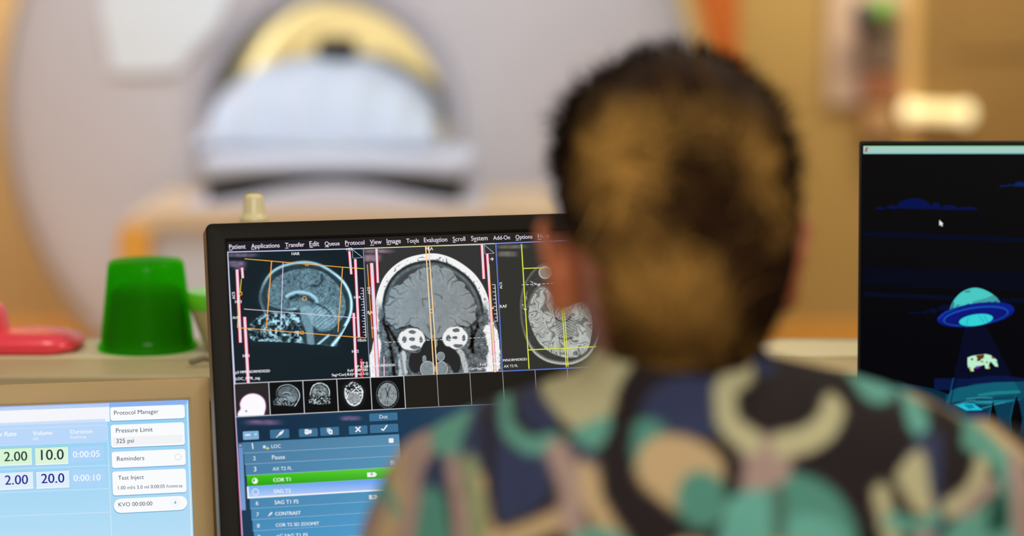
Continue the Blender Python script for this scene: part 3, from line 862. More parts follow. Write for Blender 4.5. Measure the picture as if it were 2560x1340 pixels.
def coronal(X, Y):
    n1 = fbm(X / 26, Y / 26, 51, 3); n2 = fbm(X / 7, Y / 7, 61, 2)
    do = sdf(X, Y, cor_out); di = sdf(X, Y, cor_in) + 13 * (vnoise(X / 34, Y / 34, 58) - .5) * 2
    g = np.full(X.shape, 52.0)
    hd = ss(3, -4, do)
    skull = 64 + 46 * np.exp(-((do + 84) / 13) ** 2) * (n1 + .2) - 22 * np.exp(-((do + 62) / 11) ** 2)
    top = ss(860, 700, Y)
    g = g * (1 - hd) + (skull) * hd
    wband = ss(-58, -44, do + 8 * (n1 - .5)) * ss(2, -5, do)
    dots = ss(.80, .88, vnoise(X / 13, Y / 13, 71))
    wcol = 244 - 120 * dots * ss(-12, -30, do)
    thin = top + (1 - top) * .0
    g = g * (1 - wband * thin) + wcol * wband * thin
    # temples and cheeks
    side = ss(690, 860, Y) * hd * ss(-6, 10, di)
    mus = 92 + 90 * (n1 - .5) + 60 * (n2 - .5)
    g = g * (1 - side) + mus * side
    for pts, r, v in (([(135, 1010), (120, 1330)], 62, 246), ([(1020, 930), (1060, 1060), (1020, 1330)], 56, 246), ([(350, 1120), (360, 1330)], 34, 205), ([(790, 1090), (830, 1180), (850, 1330)], 26, 190), ([(160, 700), (165, 930)], 16, 225), ([(1000, 720), (1030, 880)], 18, 225)):
        d = path_dist(X, Y, pts) + 16 * (n1 - .5) * 2
        wgt = ss(r, r - 14, d) * hd
        g = g * (1 - wgt) + (v - 50 * ss(.6, .8, n2)) * wgt
    for pts in ([(240, 900), (330, 1060), (370, 1330)], [(205, 860), (255, 1000), (300, 1330)], [(930, 880), (870, 1060)], [(880, 910), (890, 1100)]):
        g = g - 75 * np.exp(-(path_dist(X, Y, pts) / 11) ** 2) * hd
    # brain with folds
    br = ss(4, -5, di)
    bt = 136 + 22 * (n1 - .5) + 16 * (n2 - .5)
    Xw, Yw = X + 20 * (n1 - .5), Y + 20 * (fbm(X / 30, Y / 30, 57, 2) - .5)
    rg = np.random.default_rng(12); nI = len(cor_in)
    cen = np.array([570, 740.])
    for k in range(22):
        p0_ = cor_in[int((k + rg.uniform(-.25, .25)) * nI / 22) % nI]
        if p0_[1] > 880 and 420 < p0_[0] < 740: continue
        d_ = (cen - p0_) / np.linalg.norm(cen - p0_); n_ = np.array([-d_[1], d_[0]]); L_ = rg.uniform(50, 120); wg = rg.normal(0, 16, 4)
        pts = [p0_ + d_ * L_ * t_ + n_ * (wg[j] + rg.choice([-1, 1]) * 0) * min(1, t_ * 2) for j, t_ in enumerate((-.15, .25, .6, 1.0))]
        dd = path_dist(Xw, Yw, smooth_path(pts, False, 5)); fade = np.clip(1.15 - np.hypot(X - p0_[0], Y - p0_[1]) / L_, .25, 1)
        bt = bt - (46 * fade) * np.exp(-(dd / (4.5 + 3 * fade)) ** 2) + 9 * np.exp(-((dd - 13) / 8) ** 2)
    for pts in ([(540, 690), (505, 700), (515, 742)], [(600, 655), (640, 668), (655, 690)], [(590, 960), (585, 870)], [(625, 950), (640, 900)], [(560, 940), (540, 890)]):
        bt = bt - 40 * np.exp(-(path_dist(Xw, Yw, smooth_path(pts, False, 4) if len(pts) > 2 else pts) / 6) ** 2)
    bt = bt - 26 * np.exp(-(path_dist(X, Y, [(556, 480), (578, 780), (590, 960)]) / 9) ** 2)
    g = g * (1 - br) + bt * br
    g = g + 60 * np.exp(-((di - 3) / 5) ** 2) * (Y < 560) * (X > 420) * (X < 760)
    g = g - 40 * np.exp(-((di - 10) / 8) ** 2) * (Y > 800) * (Y < 1000)
    # eye sockets
    for cx, cy, rx, ry in ((420, 1000), (757, 988)) and ((425, 1000, 102, 84), (755, 988, 96, 86)):
        e = ss(1.06, .95, np.hypot((X - cx) / rx, (Y - cy) / ry) + .16 * (n1 - .5))
        ec = np.full(X.shape, 238.0)
        for dx, dy, a, b_ in ((0, 0, .22, .16), (.05, -.68, .26, .17), (-.55, .05, .2, .3), (.68, .02, .14, .3), (.25, .72, .36, .18)):
            q = np.hypot((X - cx - dx * rx) / (a * rx), (Y - cy - dy * ry) / (b_ * ry))
            wq = ss(1.2, .8, q + 1.0 * (n1 - .5)); ec = ec * (1 - wq) + 96 * wq
        g = g * (1 - e) + ec * e
    # nose cavities
    nose = ss(6, -6, sdf(X, Y, smooth_path([(515, 1030), (560, 1000), (640, 1000), (680, 1050), (720, 1060), (790, 1130), (790, 1230), (745, 1250), (690, 1180), (640, 1330), (560, 1330), (510, 1240), (450, 1260), (405, 1210), (415, 1110), (480, 1100)])))
    g = g * (1 - nose) + 40 * nose
    for cx, cy, rx, ry in ((545, 1225, 58, 62), (645, 1130, 32, 36), (650, 1225, 50, 60), (520, 1150, 16, 28), (610, 1030, 9, 30)):
        q = np.hypot((X - cx) / rx, (Y - cy) / ry); wq = ss(1.05, .93, q)
        g = g * (1 - wq) + (128 + 40 * (n2 - .5) + 60 * np.exp(-((q - .93) / .05) ** 2)) * wq
    return np.clip(g, 6, 252)


ax_out = smooth_path([(1252, 860), (1246, 760), (1250, 680), (1275, 580), (1330, 490), (1390, 435), (1440, 418), (1500, 430), (1560, 480), (1700, 560), (1800, 640), (1850, 800), (1860, 950), (1820, 1060), (1760, 1140), (1660, 1190), (1550, 1195), (1440, 1168), (1350, 1105), (1300, 1020), (1272, 950)])
ax_in = smooth_path([(1312, 830), (1325, 730), (1350, 665), (1395, 612), (1445, 610), (1485, 650), (1530, 715), (1560, 755), (1640, 740), (1750, 700), (1800, 850), (1790, 990), (1765, 1075), (1700, 1130), (1620, 1140), (1560, 1132), (1480, 1100), (1400, 1035), (1345, 940)])


def axial(X, Y):
    n1 = fbm(X / 28, Y / 28, 81, 3); n2 = fbm(X / 7, Y / 7, 91, 2)
    do = sdf(X, Y, ax_out); di = sdf(X, Y, ax_in)
    g = np.full(X.shape, 48.0)
    hd = ss(3, -4, do)
    g = g * (1 - hd) + (44 + 30 * n2 + 46 * ss(30, 4, di) * (Y < 760)) * hd
    g = g + 86 * np.exp(-((do + 10) / 9) ** 2) * hd * (.5 + .9 * ss(900, 1120, Y)) + 50 * np.exp(-((do + 22) / 10) ** 2) * ss(1000, 1150, Y)
    br = ss(4, -5, di)
    f1 = vnoise(X / 60 + 1.1 * vnoise(X / 46, Y / 46, 84), Y / 60 + 1.1 * vnoise(X / 46, Y / 46, 83), 101); gy = np.abs(np.sin(math.pi * f1 * 4.2))
    cb = ss(0, 1, 1 - np.hypot((X - 1600) / 120, (Y - 900) / 150)) * 2
    bt = 172 + 30 * (n1 - .5) + 24 * (n2 - .5) - 62 * ss(.62, .10, gy) * (1 - np.clip(cb, 0, 1)) + 14 * ss(.5, .9, gy)
    bt = bt - 46 * np.clip(cb, 0, 1) + 24 * np.clip(cb, 0, 1) * np.sin((Y - 880) * .30 - np.abs(X - 1595) * .16)
    bt = bt - 70 * np.exp(-(path_dist(X, Y, smooth_path([(1530, 755), (1512, 790), (1525, 840), (1560, 862), (1605, 858), (1635, 825)], False)) / 5) ** 2)
    bt = bt - 60 * np.exp(-(path_dist(X, Y, [(1545, 990), (1600, 1000), (1650, 985)]) / 7) ** 2) - 50 * np.exp(-(path_dist(X, Y, [(1600, 1000), (1607, 1130)]) / 5) ** 2)
    g = g * (1 - br) + bt * br
    q = np.hypot(X - 1440, Y - 490)
    g = g * (1 - ss(52, 46, q)) + (138 + 14 * n2) * ss(52, 46, q); g = g + 80 * np.exp(-((q - 47) / 4) ** 2)
    for i, p_ in enumerate(([(1330, 560), (1390, 590)], [(1300, 640), (1295, 700)], [(1340, 595), (1380, 575), (1400, 590)], [(1268, 705), (1272, 760)])):
        g = g + 130 * np.exp(-(path_dist(X, Y, p_) / 5) ** 2) * ss(.4, .6, n2)
    return np.clip(g, 6, 252)


def tinted(g, kr, kg, kb, base):
    return np.stack([g * kr + base[0], g * kg + base[1], g * kb + base[2]], -1)


def blur_patch(px, py, col, boxes, tone):
    """names smeared out beyond reading"""
    for (cx, cy, rx, ry, amt) in boxes:
        w_ = amt * np.exp(-((np.abs(px - cx) / rx) ** 4 + (np.abs(py - cy) / ry) ** 4)) * (.6 + .4 * vnoise(px / 9, py / 5, 7))
        col = col * (1 - w_[..., None]) + np.array(tone) * w_[..., None]
    return col


def seg_sag(px, py, U, V):
    X, Y = (px - 490) / .3283, (py - 520) / .3283
    col = tinted(sagittal(X, Y), .86, 1.06, 1.13, (0, 10, 16))
    return blur_patch(px, py, col, [(605, 638, 40, 5, .62), (590, 660, 24, 8, .75), (600, 672, 14, 5, .5)], (190, 150, 190))


def seg_cor(px, py, U, V):
    X, Y = (px - 890) / .3284, (py - 520) / .3284
    g_ = coronal(X, Y); lf = ss(900, 150, X); w_ = ss(235, 60, g_) * ss(50, 80, g_)
    col = np.stack([g_ * (1 + .02 * w_), g_ * (1 + w_ * (.10 + .10 * lf)), g_ * (1 + w_ * (.13 + .17 * lf))], -1)
    return blur_patch(px, py, col, [(945, 628, 36, 5, .6), (930, 645, 22, 9, .75)], (205, 165, 190))


def seg_ax(px, py, U, V):
    X, Y = (px - 890) / .3284, (py - 520) / .3284
    col = tinted(axial(X, Y), .95, .98, .97, (6, 4, 0))
    return blur_patch(px, py, col, [(1278, 617, 36, 5, .45), (1268, 635, 24, 7, .5)], (190, 188, 176))


T1 = 427
T = 1280 / 12
OR, YE, WH, RD, YG_ = (246, 172, 70), (230, 210, 70), (232, 226, 240), (226, 50, 60), (214, 224, 70)


def sgrid(sh, i, fn, n=300):
    sh.grid((i * T1 + 1) * PXU, ((i + 1) * T1 - 1) * PXU, -460 * PXV, -35 * PXV, n, n, fn, 1)


# left picture
s1 = Sheet(pm, c1); sgrid(s1, 0, seg_sag)
s1.line([(237, 338), (293, 1345)], 5.0, (206, 214, 245), 2).line([(229, 338), (285, 1345)], 1.4, (232, 70, 150), 3).line([(1273, 315), (1325, 1290)], 1.6, (150, 165, 190), 2)
for a_, b_, w_ in (((312, 470), (338, 1025), 9), ((350, 455), (356, 535), 7.5), ((370, 830), (398, 1335), 9), ((1167, 330), (1182, 505), 7.5), ((1212, 390), (1240, 985), 8), ((1200, 800), (1220, 1290), 8)):
    s1.bar(a_, b_, w_)
for a_, b_, c_, w_ in (((490, 398), (1120, 452), OR, 2.0), ((1120, 452), (1275, 463), YE, 1.8), ((370, 388), (490, 398), YE, 1.6), ((575, 405), (535, 915), OR, 2.6), ((1115, 455), (1080, 945), OR, 2.4), ((315, 912), (1290, 990), OR, 2.0), ((662, 415), (645, 925), (226, 214, 250), 1.6), ((365, 770), (1220, 837), (226, 222, 240), 1.4), ((345, 540), (335, 650), YE, 1.8), ((332, 660), (315, 910), YE, 1.8), ((1258, 1150), (1262, 1290), RD, 6)):
    s1.line([a_, b_], w_, c_, 7)
s1.ring((825, 690), 15, 1.6, OR, 7)
for c_ in ((843, 428), (806, 950), (338, 652)):
    s1.line([(c_[0] - 11, c_[1] - 11), (c_[0] + 11, c_[1] - 11), (c_[0] + 11, c_[1] + 11), (c_[0] - 11, c_[1] + 11), (c_[0] - 11, c_[1] - 11)], 1.5, OR, 8)
s1.line([(1190, 316), (1193, 383), (1270, 378)], 1.0, (170, 190, 200), 6).line([(1192, 318), (1268, 378)], 1.2, (190, 205, 215), 6)
s1.line([(1273, 610), (1295, 988)], 1.6, WH, 6)
for i in range(19):
    t_ = i / 18; x_, y_ = 1273 + 22 * t_, 610 + 378 * t_; ln_ = 24 if i % 2 == 0 else 15
    s1.line([(x_, y_), (x_ - ln_, y_ + 1)], 1.4, WH, 6)
for w_, a_, b_ in (('HAR', (728, 360), (788, 359)), ('ACS', (298, 694), (293, 640)), ('HE3', (298, 726), (347, 724)), ('ALP', (277, 846), (322, 843)), ('HE1', (357, 1138), (405, 1136)), ('HE4', (1203, 692), (1252, 690)), ('HE2', (1188, 1104), (1238, 1101)), ('HE2', (1145, 325), (1190, 323)), ('10cm', (1232, 1019), (1295, 1016)), ('TP 0', (1250, 1195), (1306, 1192)), ('SP R3.8', (1212, 1221), (1306, 1217)), ('FoV 200*200', (1155, 1249), (1307, 1242)), ('Sag>Cor(-8.6)>Tra(-3.6)', (1034, 1282), (1310, 1270)), ('p3 MPR/NORM/DIS2D', (300, 1262), (563, 1250)), ('LOC_MPR_sag', (302, 1312), (486, 1304))):
    s1.text(w_, a_, b_, (240, 240, 246), 9, bold=.022)
s1.build('scan_picture', SM, scr)['label'] = 'side view head scan'
# middle picture
s2 = Sheet(pm, c2); sgrid(s2, 1, seg_cor)
s2.line([(1062, 275), (1113, 1245)], 1.6, (150, 160, 180), 2)
for a_, b_, w_ in (((118, 420), (165, 1285), 11), ((155, 312), (166, 570), 7.5), ((958, 282), (972, 540), 8.5), ((998, 350), (1058, 1250), 8), ((212, 1130), (214, 1280), 3)):
    s2.bar(a_, b_, w_)
for a_, b_, c_, w_ in (((60, 306), (970, 280), YE, 1.5), ((85, 430), (125, 990), OR, 2.0), ((530, 290), (594, 1268), (250, 196, 120), 2.2), ((551, 290), (615, 1268), (250, 196, 120), 2.2), ((1012, 430), (1052, 1245), YE, 1.8)):
    s2.line([a_, b_], w_, c_, 7)
s2.line([(526, 290), (590, 1268)], .8, (255, 244, 226), 8).line([(555, 290), (619, 1268)], .8, (255, 244, 226), 8).line([(215, 1024), (1000, 985)], 1.3, WH, 7, dash=(7, 4))
s2.ring((572, 785), 13, 1.5, (240, 220, 160), 9)
s2.disc((1040, 763), 10, YE, 9, 4).disc((104, 806), 9, OR, 9, 10)
s2.line([(975, 282), (980, 350), (1052, 345)], 1.0, (180, 195, 200), 6).line([(978, 284), (1050, 343)], 1.2, (195, 205, 210), 6)
s2.line([(1020, 390), (1042, 389)], 2.4, WH, 8).line([(1032, 378), (1044, 389), (1033, 402)], 1.8, WH, 8)
s2.line([(1057, 583), (1076, 862)], 1.6, WH, 6)
for i in range(11):
    t_ = i / 10; x_, y_ = 1057 + 19 * t_, 583 + 279 * t_; ln_ = 24 if i % 2 == 0 else 16
    s2.line([(x_, y_), (x_ - ln_, y_ + 1)], 1.4, WH, 6)
for w_, a_, b_ in (('PRA', (527, 325), (586, 322)), ('ACS', (110, 656), (105, 602)), ('RAI', (88, 806), (130, 804)), ('HE3', (120, 925), (168, 923)), ('HE4', (1007, 890), (1050, 888)), ('p3 MPR/NORM/DIS2D', (70, 1214), (298, 1203)), ('SP H34', (990, 1148), (1092, 1144)), ('FoV 200*200', (945, 1202), (1096, 1196)), ('Cor>Sag(7.8)>Tra(-3.6)', (862, 1232), (1098, 1222))):
    s2.text(w_, a_, b_, (240, 240, 246), 9, bold=.022)
s2.build('scan_picture', SM, scr)['label'] = 'front view head scan'
# right picture
s3 = Sheet(pm, c2); sgrid(s3, 2, seg_ax, 280)
for p_ in ([(1066, 275), (1115, 1242)], [(1066, 270), (1500, 252)], [(1115, 1242), (2030, 1200)], [(1990, 240), (2030, 1200)]):
    s3.line(p_, 3.4, (70, 110, 226), 3, dash=(3.4, 2.4))
for a_, b_, w_ in (((1258, 275), (1316, 1225), 3.0), ((1275, 461), (1760, 445), 2.6), ((1312, 1081), (1830, 1056), 2.8), ((1550, 520), (1600, 1212), 2.6), ((1568, 520), (1613, 1210), 2.4)):
    s3.line([a_, b_], w_, YG_, 7)
s3.line([(1262, 586), (1760, 562)], 1.6, WH, 6, dash=(7, 4))
s3.ring((1577, 762), 13, 1.6, YG_, 8).disc((1287, 772), 13, YG_, 8, 4)
for w_, a_, b_ in (('ACS', (1112, 616), (1108, 566)), ('RAF', (1095, 762), (1148, 759)), ('M/NORM/DIS2D', (1118, 1170), (1300, 1160)), ('AX T2 FL', (1125, 1216), (1231, 1210))):
    s3.text(w_, a_, b_, (236, 236, 232), 9, bold=.018)
s3.build('scan_picture', SM, scr)['label'] = 'top view head scan'


# thumbnails
def thumb(i, fn=None):
    sh = Sheet(pm, c3)
    u0, u1 = i * T * PXU, (i + 1) * T * PXU; v1, v0 = -461 * PXV, -568 * PXV
    bg = (28, 27, 30) if i == 0 else ((10, 14, 17) if i < 5 else (34, 31, 27))
    if fn is None:
        fn = lambda px, py, U, V: np.tile(np.array(bg, float), px.shape + (1,))
        n = 2
    else:
        n = 84
    sh.grid(u0 + .0005, u1 - .0005, v0 + .0005, v1 - .0005, n, n, fn, 1)
    wl = (205, 208, 214) if i < 5 else (150, 150, 148)
    e = .00035
    for a_, b_ in (((u0, v0), (u1, v0)), ((u0, v1), (u1, v1)), ((u1, v0), (u1, v1)), ((u0, v0), (u0, v1))):
        d_ = np.array(b_) - np.array(a_); n_ = np.array([-d_[1], d_[0]]) / np.linalg.norm(d_) * e
        sh.flat([a_ + n_, b_ + n_, b_ - n_, a_ - n_], [(0, 1, 2, 3)], 2, wl)
    return sh.build('thumbnail', SM, scr)


head_w = smooth_path([(118, 362), (116, 330), (135, 300), (130, 260), (150, 215), (190, 185), (240, 176), (290, 190), (328, 225), (341, 275), (335, 320), (310, 366), (200, 380)])


def th0(px, py, U, V):
    X, Y = (px - 560) / .306, (py - 930) / .306
    d = sdf(X, Y, head_w); w_ = ss(4, -4, d)[..., None]
    bg = np.stack([40 + 0 * X, 37 + 0 * X, 38 + 0 * X], -1); rim = (np.exp(-(d / 7) ** 2) * (X < 0 + 360))[..., None]
    c_ = bg * (1 - w_) + np.array((252, 250, 255)) * w_
    eye = np.exp(-((X - 181) ** 2 + (Y - 320) ** 2) / 40)[..., None]
    return c_ * (1 - .35 * rim) + np.array((240, 70, 200)) * .35 * rim * (1 - .5 * w_) + np.array((252, 250, 255)) * .35 * rim * .5 * w_ - 200 * eye


def th1(px, py, U, V):
    X, Y = (px - 560) / .306, (py - 930) / .306
    # same head as the left picture, smaller
    Xs = 500 + (X - 430) * (700 / 192); Ys = 400 + (Y - 100) * (640 / 176)
    return tinted(np.clip((sagittal(Xs, Ys) - 20) * 1.15 + 6, 0, 245), .88, .97, 1.0, (2, 4, 6))


def th2(px, py, U, V):
    X, Y = (px - 560) / .306, (py - 930) / .306
    o_ = smooth_path([(705, 258), (700, 200), (706, 150), (730, 105), (785, 86), (840, 108), (864, 150), (864, 205), (862, 258)])
    d = sdf(X, Y, o_); n1 = fbm(X / 12, Y / 12, 5, 3); n2 = fbm(X / 7, Y / 7, 8, 2)
    g = np.where(d < 0, 130 + 170 * (n1 - .5) + 60 * (n2 - .5), 8)
    low = ss(185, 205, Y) * (d < 0); g = g * (1 - low) + np.clip(330 * ss(.45, .8, n2), 20, 230) * low
    g = g - 90 * np.exp(-((d + 14) / 5) ** 2) * (Y < 200) + 110 * np.exp(-((d + 5) / 4) ** 2) * (Y < 190)
    g = g - 90 * np.exp(-((X - 785) ** 2 + (Y - 158) ** 2) / 60)
    return tinted(np.clip(g, 6, 235), .90, .98, 1.0, (2, 3, 4))


def th3(px, py, U, V):
    X, Y = (px - 560) / .306, (py - 930) / .306
    o_ = smooth_path([(985, 190), (985, 140), (1005, 105), (1050, 80), (1100, 100), (1132, 140), (1136, 190), (1122, 240), (1095, 268), (1060, 278), (1025, 265), (998, 230)])
    d = sdf(X, Y, o_); n2 = fbm(X / 9, Y / 9, 15, 2); n1 = fbm(X / 16, Y / 16, 19, 2)
    g = np.where(d < 0, 20 + 230 * ss(.42, .7, n2), 8 + 40 * ss(40, 0, d) * n2)
    br = ss(4, -4, np.hypot((X - 1062) / 1.0, (Y - 215) / .85) - 52); g = g * (1 - br) + (160 + 80 * (n1 - .5)) * br
    g = g + 215 * np.exp(-((d + 6) / 6) ** 2) * (Y > 130)
    g = g + 120 * np.exp(-(path_dist(X, Y, [(1000, 168), (1060, 160), (1125, 170)]) / 8) ** 2) * n2 * 1.6
    col = tinted(np.clip(g, 4, 245), .95, .98, 1.0, (2, 3, 4))
    return col


def th4(px, py, U, V):
    X, Y = (px - 560) / .306, (py - 930) / .306
    q = np.hypot((X - 1336) / 92, (Y - 185) / 112); qi = np.hypot((X - 1336) / 78, (Y - 185) / 97)
    n1 = fbm(X / 15, Y / 15, 25, 3); n2 = fbm(X / 5, Y / 5, 27, 2)
    sul = np.abs(fbm(X / 18 + n1, Y / 18, 29, 2) - .5)
    g = np.where(qi < 1, 150 + 60 * (n1 - .5) + 40 * (n2 - .5) - 70 * ss(.05, 0, sul) * ss(.45, .7, qi), 10)
    g = g + np.where(q > .86, 90, 0) * np.exp(-((q - .985) / .035) ** 2) * (.5 + n2)
    for p_ in ([(1336, 180), (1320, 130)], [(1336, 180), (1354, 128)], [(1336, 185), (1325, 205)], [(1336, 185), (1348, 205)]):
        g = g - 70 * np.exp(-(path_dist(X, Y, p_) / 5) ** 2)
    g = g - 50 * np.exp(-(path_dist(X, Y, [(1338, 95), (1338, 280)]) / 2.5) ** 2) * (np.abs(Y - 180) > 60)
    return tinted(np.clip(g, 6, 235), .92, .98, 1.0, (2, 3, 4))


for i in range(12):
    thumb(i, (th0, th1, th2, th3, th4)[i] if i < 5 else None)

# tool panel under the thumbnails
s4 = Sheet(pm, c3)


def toolbg(px, py, U, V):
    col = np.stack([18 + 10 * ss(300, 1400, (px - 560) / .306), 46 + 14 * ss(300, 1400, (px - 560) / .306), 70 + 16 * ss(300, 1400, (px - 560) / .306)], -1)
    return blur_patch(px, py, col, [(560 + 320 * .306, 930 + 412 * .306, 43, 6.5, .72), (560 + 1035 * .306, 930 + 378 * .306, 24, 5.5, .8)], (178, 120, 172))


a_ = pm.P(*c3(108, 372)); b_ = pm.P(*c3(1432, 505))
s4.grid(a_[0], b_[0], b_[1] - .006, a_[1] - .001, 150, 40, toolbg, 1)
s4.line([c for c in [(78, 90), (150, 1340)]], 2.0, (220, 190, 235), 2).line([(72, 90), (144, 1340)], 1.2, (236, 70, 130), 2)
s4.build('tool_bar', SM, scr)


def button(tl, br, col, draw):
    sh = Sheet(pm, c3)
    sh.rect(tl, br, (20, 46, 68), 3, r=.0012)
    a = (tl[0] + 3, tl[1] + 3); b = (br[0] - 3, br[1] - 3)
    sh.rect(a, b, col, 4, r=.001)
    draw(sh)
    return sh.build('screen_button', SM, scr)


BL = (60, 112, 148); WT = (236, 240, 246)
button((1182, 338), (1422, 396), BL, lambda s: s.text('Dot', (1270, 381), (1336, 379), WT, 6))
button((1187, 430), (1428, 492), BL, lambda s: s.line([(1284, 464), (1300, 478), (1332, 434)], 3.4, WT, 6))
button((1015, 440), (1176, 507), BL, lambda s: s.line([(1074, 450), (1114, 488)], 3.4, WT, 6).line([(1114, 448), (1074, 490)], 3.4, WT, 6))
button((781, 452), (944, 518), BL, lambda s: s.rect((838, 458), (866, 492), (170, 200, 220), 5).rect((848, 466), (876, 500), (200, 216, 228), 6).rect((856, 474), (886, 508), WT, 7).poly([(864, 481), (878, 490), (865, 500)], (60, 100, 130), 8))
button((607, 463), (770, 528), BL, lambda s: s.poly([(657, 478), (660, 468), (684, 466), (690, 474), (716, 473), (714, 486), (660, 488)], (220, 228, 236), 5).poly([(655, 490), (718, 486), (708, 508), (664, 511)], WT, 6).line([(690, 500), (698, 512), (708, 500)], 1.8, (70, 110, 140), 7))
button((371, 470), (537, 541), BL, lambda s: s.poly([(443, 515), (455, 492), (474, 482), (484, 492), (474, 506), (452, 520)], WT, 6).line([(426, 535), (448, 512)], 1.8, WT, 6).line([(478, 488), (484, 478)], 2.2, WT, 6).line([(476, 474), (488, 484)], 1.6, WT, 6))
button((150, 484), (288, 552), (128, 176, 216), lambda s: s.line([(172, 516), (214, 513)], 3.4, WT, 6).line([(231, 480), (234, 546)], .8, (70, 110, 150), 6).poly([(248, 506), (268, 505), (259, 518)], WT, 6))

# scroll bar
s5 = Sheet(pm, c3)
s5.rect((116, 580), (178, 1128), (104, 146, 198), 2, col2=(120, 160, 210)).rect((116, 580), (150, 618), (70, 110, 150), 3).poly([(120, 606), (132, 597), (144, 605)], WT, 4)
s5.build('scroll_bar', SM, scr)

# list rows
ROWS = [('1', 'LOC', 76), ('2', 'Pause', 106), ('3', 'AX T2 FL', 158), ('', 'COR T1', 140), ('', 'SAG T2', 137), ('6', 'SAG T1 FS', 195), ('7', 'CONTRAST', 208), ('8', 'COR T2 3D ZOOMIT', 353), ('9', '+C SAG T1 FS', 255), ('10', '+C COR T1 FS', 255)]
p0 = pm.P(*c3(152, 575)); p1 = pm.P(*c3(1430, 512)); rh = (p0[1] - pm.P(*c3(175, 938))[1]) / 4
x0_, x1_ = p0[0], p1[0]
for i, (num, tx, wd) in enumerate(ROWS):
    sh = Sheet(pm, c3); zt_ = p0[1] - rh * i; zb_ = zt_ - rh
    ty = 622 + 91.8 * i; x_ = 387 + 5.2 * i

    def rowcol(px, py, U, V, i=i, zt_=zt_, zb_=zb_):
        t_ = (U - x0_) / (x1_ - x0_); s_ = (zt_ - V) / rh
        if i == 3:
            return np.stack([62 + 34 * t_ - 26 * s_, 196 - 38 * s_ + 14 * t_, 14 + 40 * t_], -1)
        if i == 4:
            return np.stack([120 - 20 * t_ + 66 * s_, 176 - 20 * t_ + 34 * s_, 238 + 10 * s_], -1)
        k = i / 9
        return np.stack([72 + 12 * t_ - 6 * k + 8 * s_, 122 + 22 * k + 20 * t_ * (1 - .2 * k), 158 + 34 * k + 18 * t_], -1)

    sh.grid(x0_ + (.006 if i > 3 else .003) * 0 + .0008 * i, x1_, zb_, zt_, 30, 6, rowcol, 2)
    ln_ = (150, 190, 216)
    sh.flat([(x0_ + .0008 * i, zb_ + .0004), (x1_, zb_ + .0004), (x1_, zb_), (x0_ + .0008 * i, zb_)], [(0, 1, 2, 3)], 3, ln_)
    if i == 4:
        e = .0007
        for q in ([(x0_ + .002, zb_ + e), (x1_, zb_ + e), (x1_, zb_ - e), (x0_ + .002, zb_ - e)], [(x0_ + .002, zb_), (x0_ + .002 + 2 * e, zb_), (x0_ + .002 + 2 * e, zt_), (x0_ + .002, zt_)]):
            sh.flat(q, [(0, 1, 2, 3)], 4, (244, 246, 252))
    bold = .02 if i in (3, 4, 6) else (.012 if i > 4 else .004)
    sh.text(tx, (x_, ty), (x_ + wd, ty - wd * .042), (240, 246, 250), 5, bold=bold)
    if num:
        sh.text(num, (233 + 5.4 * i, ty + 7.5), (233 + 5.4 * i + (7 if i == 0 else 20) * (1.8 if len(num) > 1 else 1), ty + 6.5), (230, 240, 246), 5, bold=.012)
    if i == 0:
        sh.disc((329, 612), 13, (214, 222, 228), 4).poly([(340, 632), (356, 608), (371, 630)], (236, 206, 70), 5).rect((1344, 542), (1386, 578), (244, 236, 244), 4, r=.001)
    if i == 2: sh.rect((1357, 724), (1394, 756), (226, 226, 236), 4, r=.001).ring((1378, 741), 11, 1.6, (110, 100, 140), 5)
    if i == 3:
        sh.disc((252, 890), 24, (240, 250, 236), 4).poly([(252, 890), (238, 902), (236, 880), (250, 872)], (40, 140, 16), 5)
        sh.poly([(1168, 822), (1232, 819), (1250, 835), (1234, 856), (1170, 859)], (240, 240, 244), 4).text('4', (1196, 848), (1214, 847), (60, 70, 120), 5)
    if i == 4: sh.ring((257, 980), 25, 1.8, (236, 244, 252), 4)
    if i == 5: sh.poly([(1182, 1006), (1240, 1002), (1256, 1018), (1242, 1038), (1184, 1041)], (236, 238, 244), 4).text('6', (1208, 1030), (1228, 1029), (60, 70, 120), 5)
    if i == 6: sh.poly([(366, 1168), (376, 1152), (390, 1143), (396, 1152), (384, 1164), (370, 1176)], WT, 5).line([(359, 1180), (370, 1168)], 1.2, WT, 5)
    o = sh.build('list_row', SM, scr)
    if i == 3: o['label'] = 'green highlighted row'
    if i == 4: o['label'] = 'pale blue selected row'

# ---------- left monitor
A15 = math.radians(15)
pl_ = Panel(at(469, 1002, 2.085), [0.95559153, 0.29390056, -0.02161669], [-0.05614543, 0.25357892, 0.96568391])
lm = empty('computer_monitor', 'beige framed monitor at the left showing a pale blue injector form', 'monitor', M=pl_.M)
oT = pl_.P(400, 949.5)
outer = (-0.44, pl_.P(516, 1100)[0] + .004, -0.222, oT[1])
bez = dict(front=mat('bezel_beige', lin(196, 168, 120), 0.5, var=0.03, scale=60, bump=0.1, bscale=900), side=mat('monitor_side_beige', lin(190, 164, 120), 0.5, var=0.03))
monitor(lm, pl_, (-0.42, 0, -0.20, 0), outer, 0.045, bez, 0.004, -0.005, .73)
sh = Sheet(pl_, c4)


def lbg(px, py, U, V):
    t_ = np.clip(-V / .16, 0, 1)
    return np.stack([146 + 44 * t_, 206 + 20 * t_, 243 + 4 * t_], -1)


sh.grid(-.4208, .0008, -.2008, .0008, 8, 40, lbg, 0)
ls = sh.build('screen', SM, lm); ls['label'] = 'lit pale blue screen'
sh = Sheet(pl_, c4)
sh.rect((-900, 322), (1494, 288), (140, 178, 240), 1).rect((-900, 345), (876, 427), (244, 246, 251), 1)
sh.line([(1492, 270), (1528, 1340), (1539, 1540)], 2.4, (226, 240, 255), 1)
sh.build('header_bar', SM, ls)


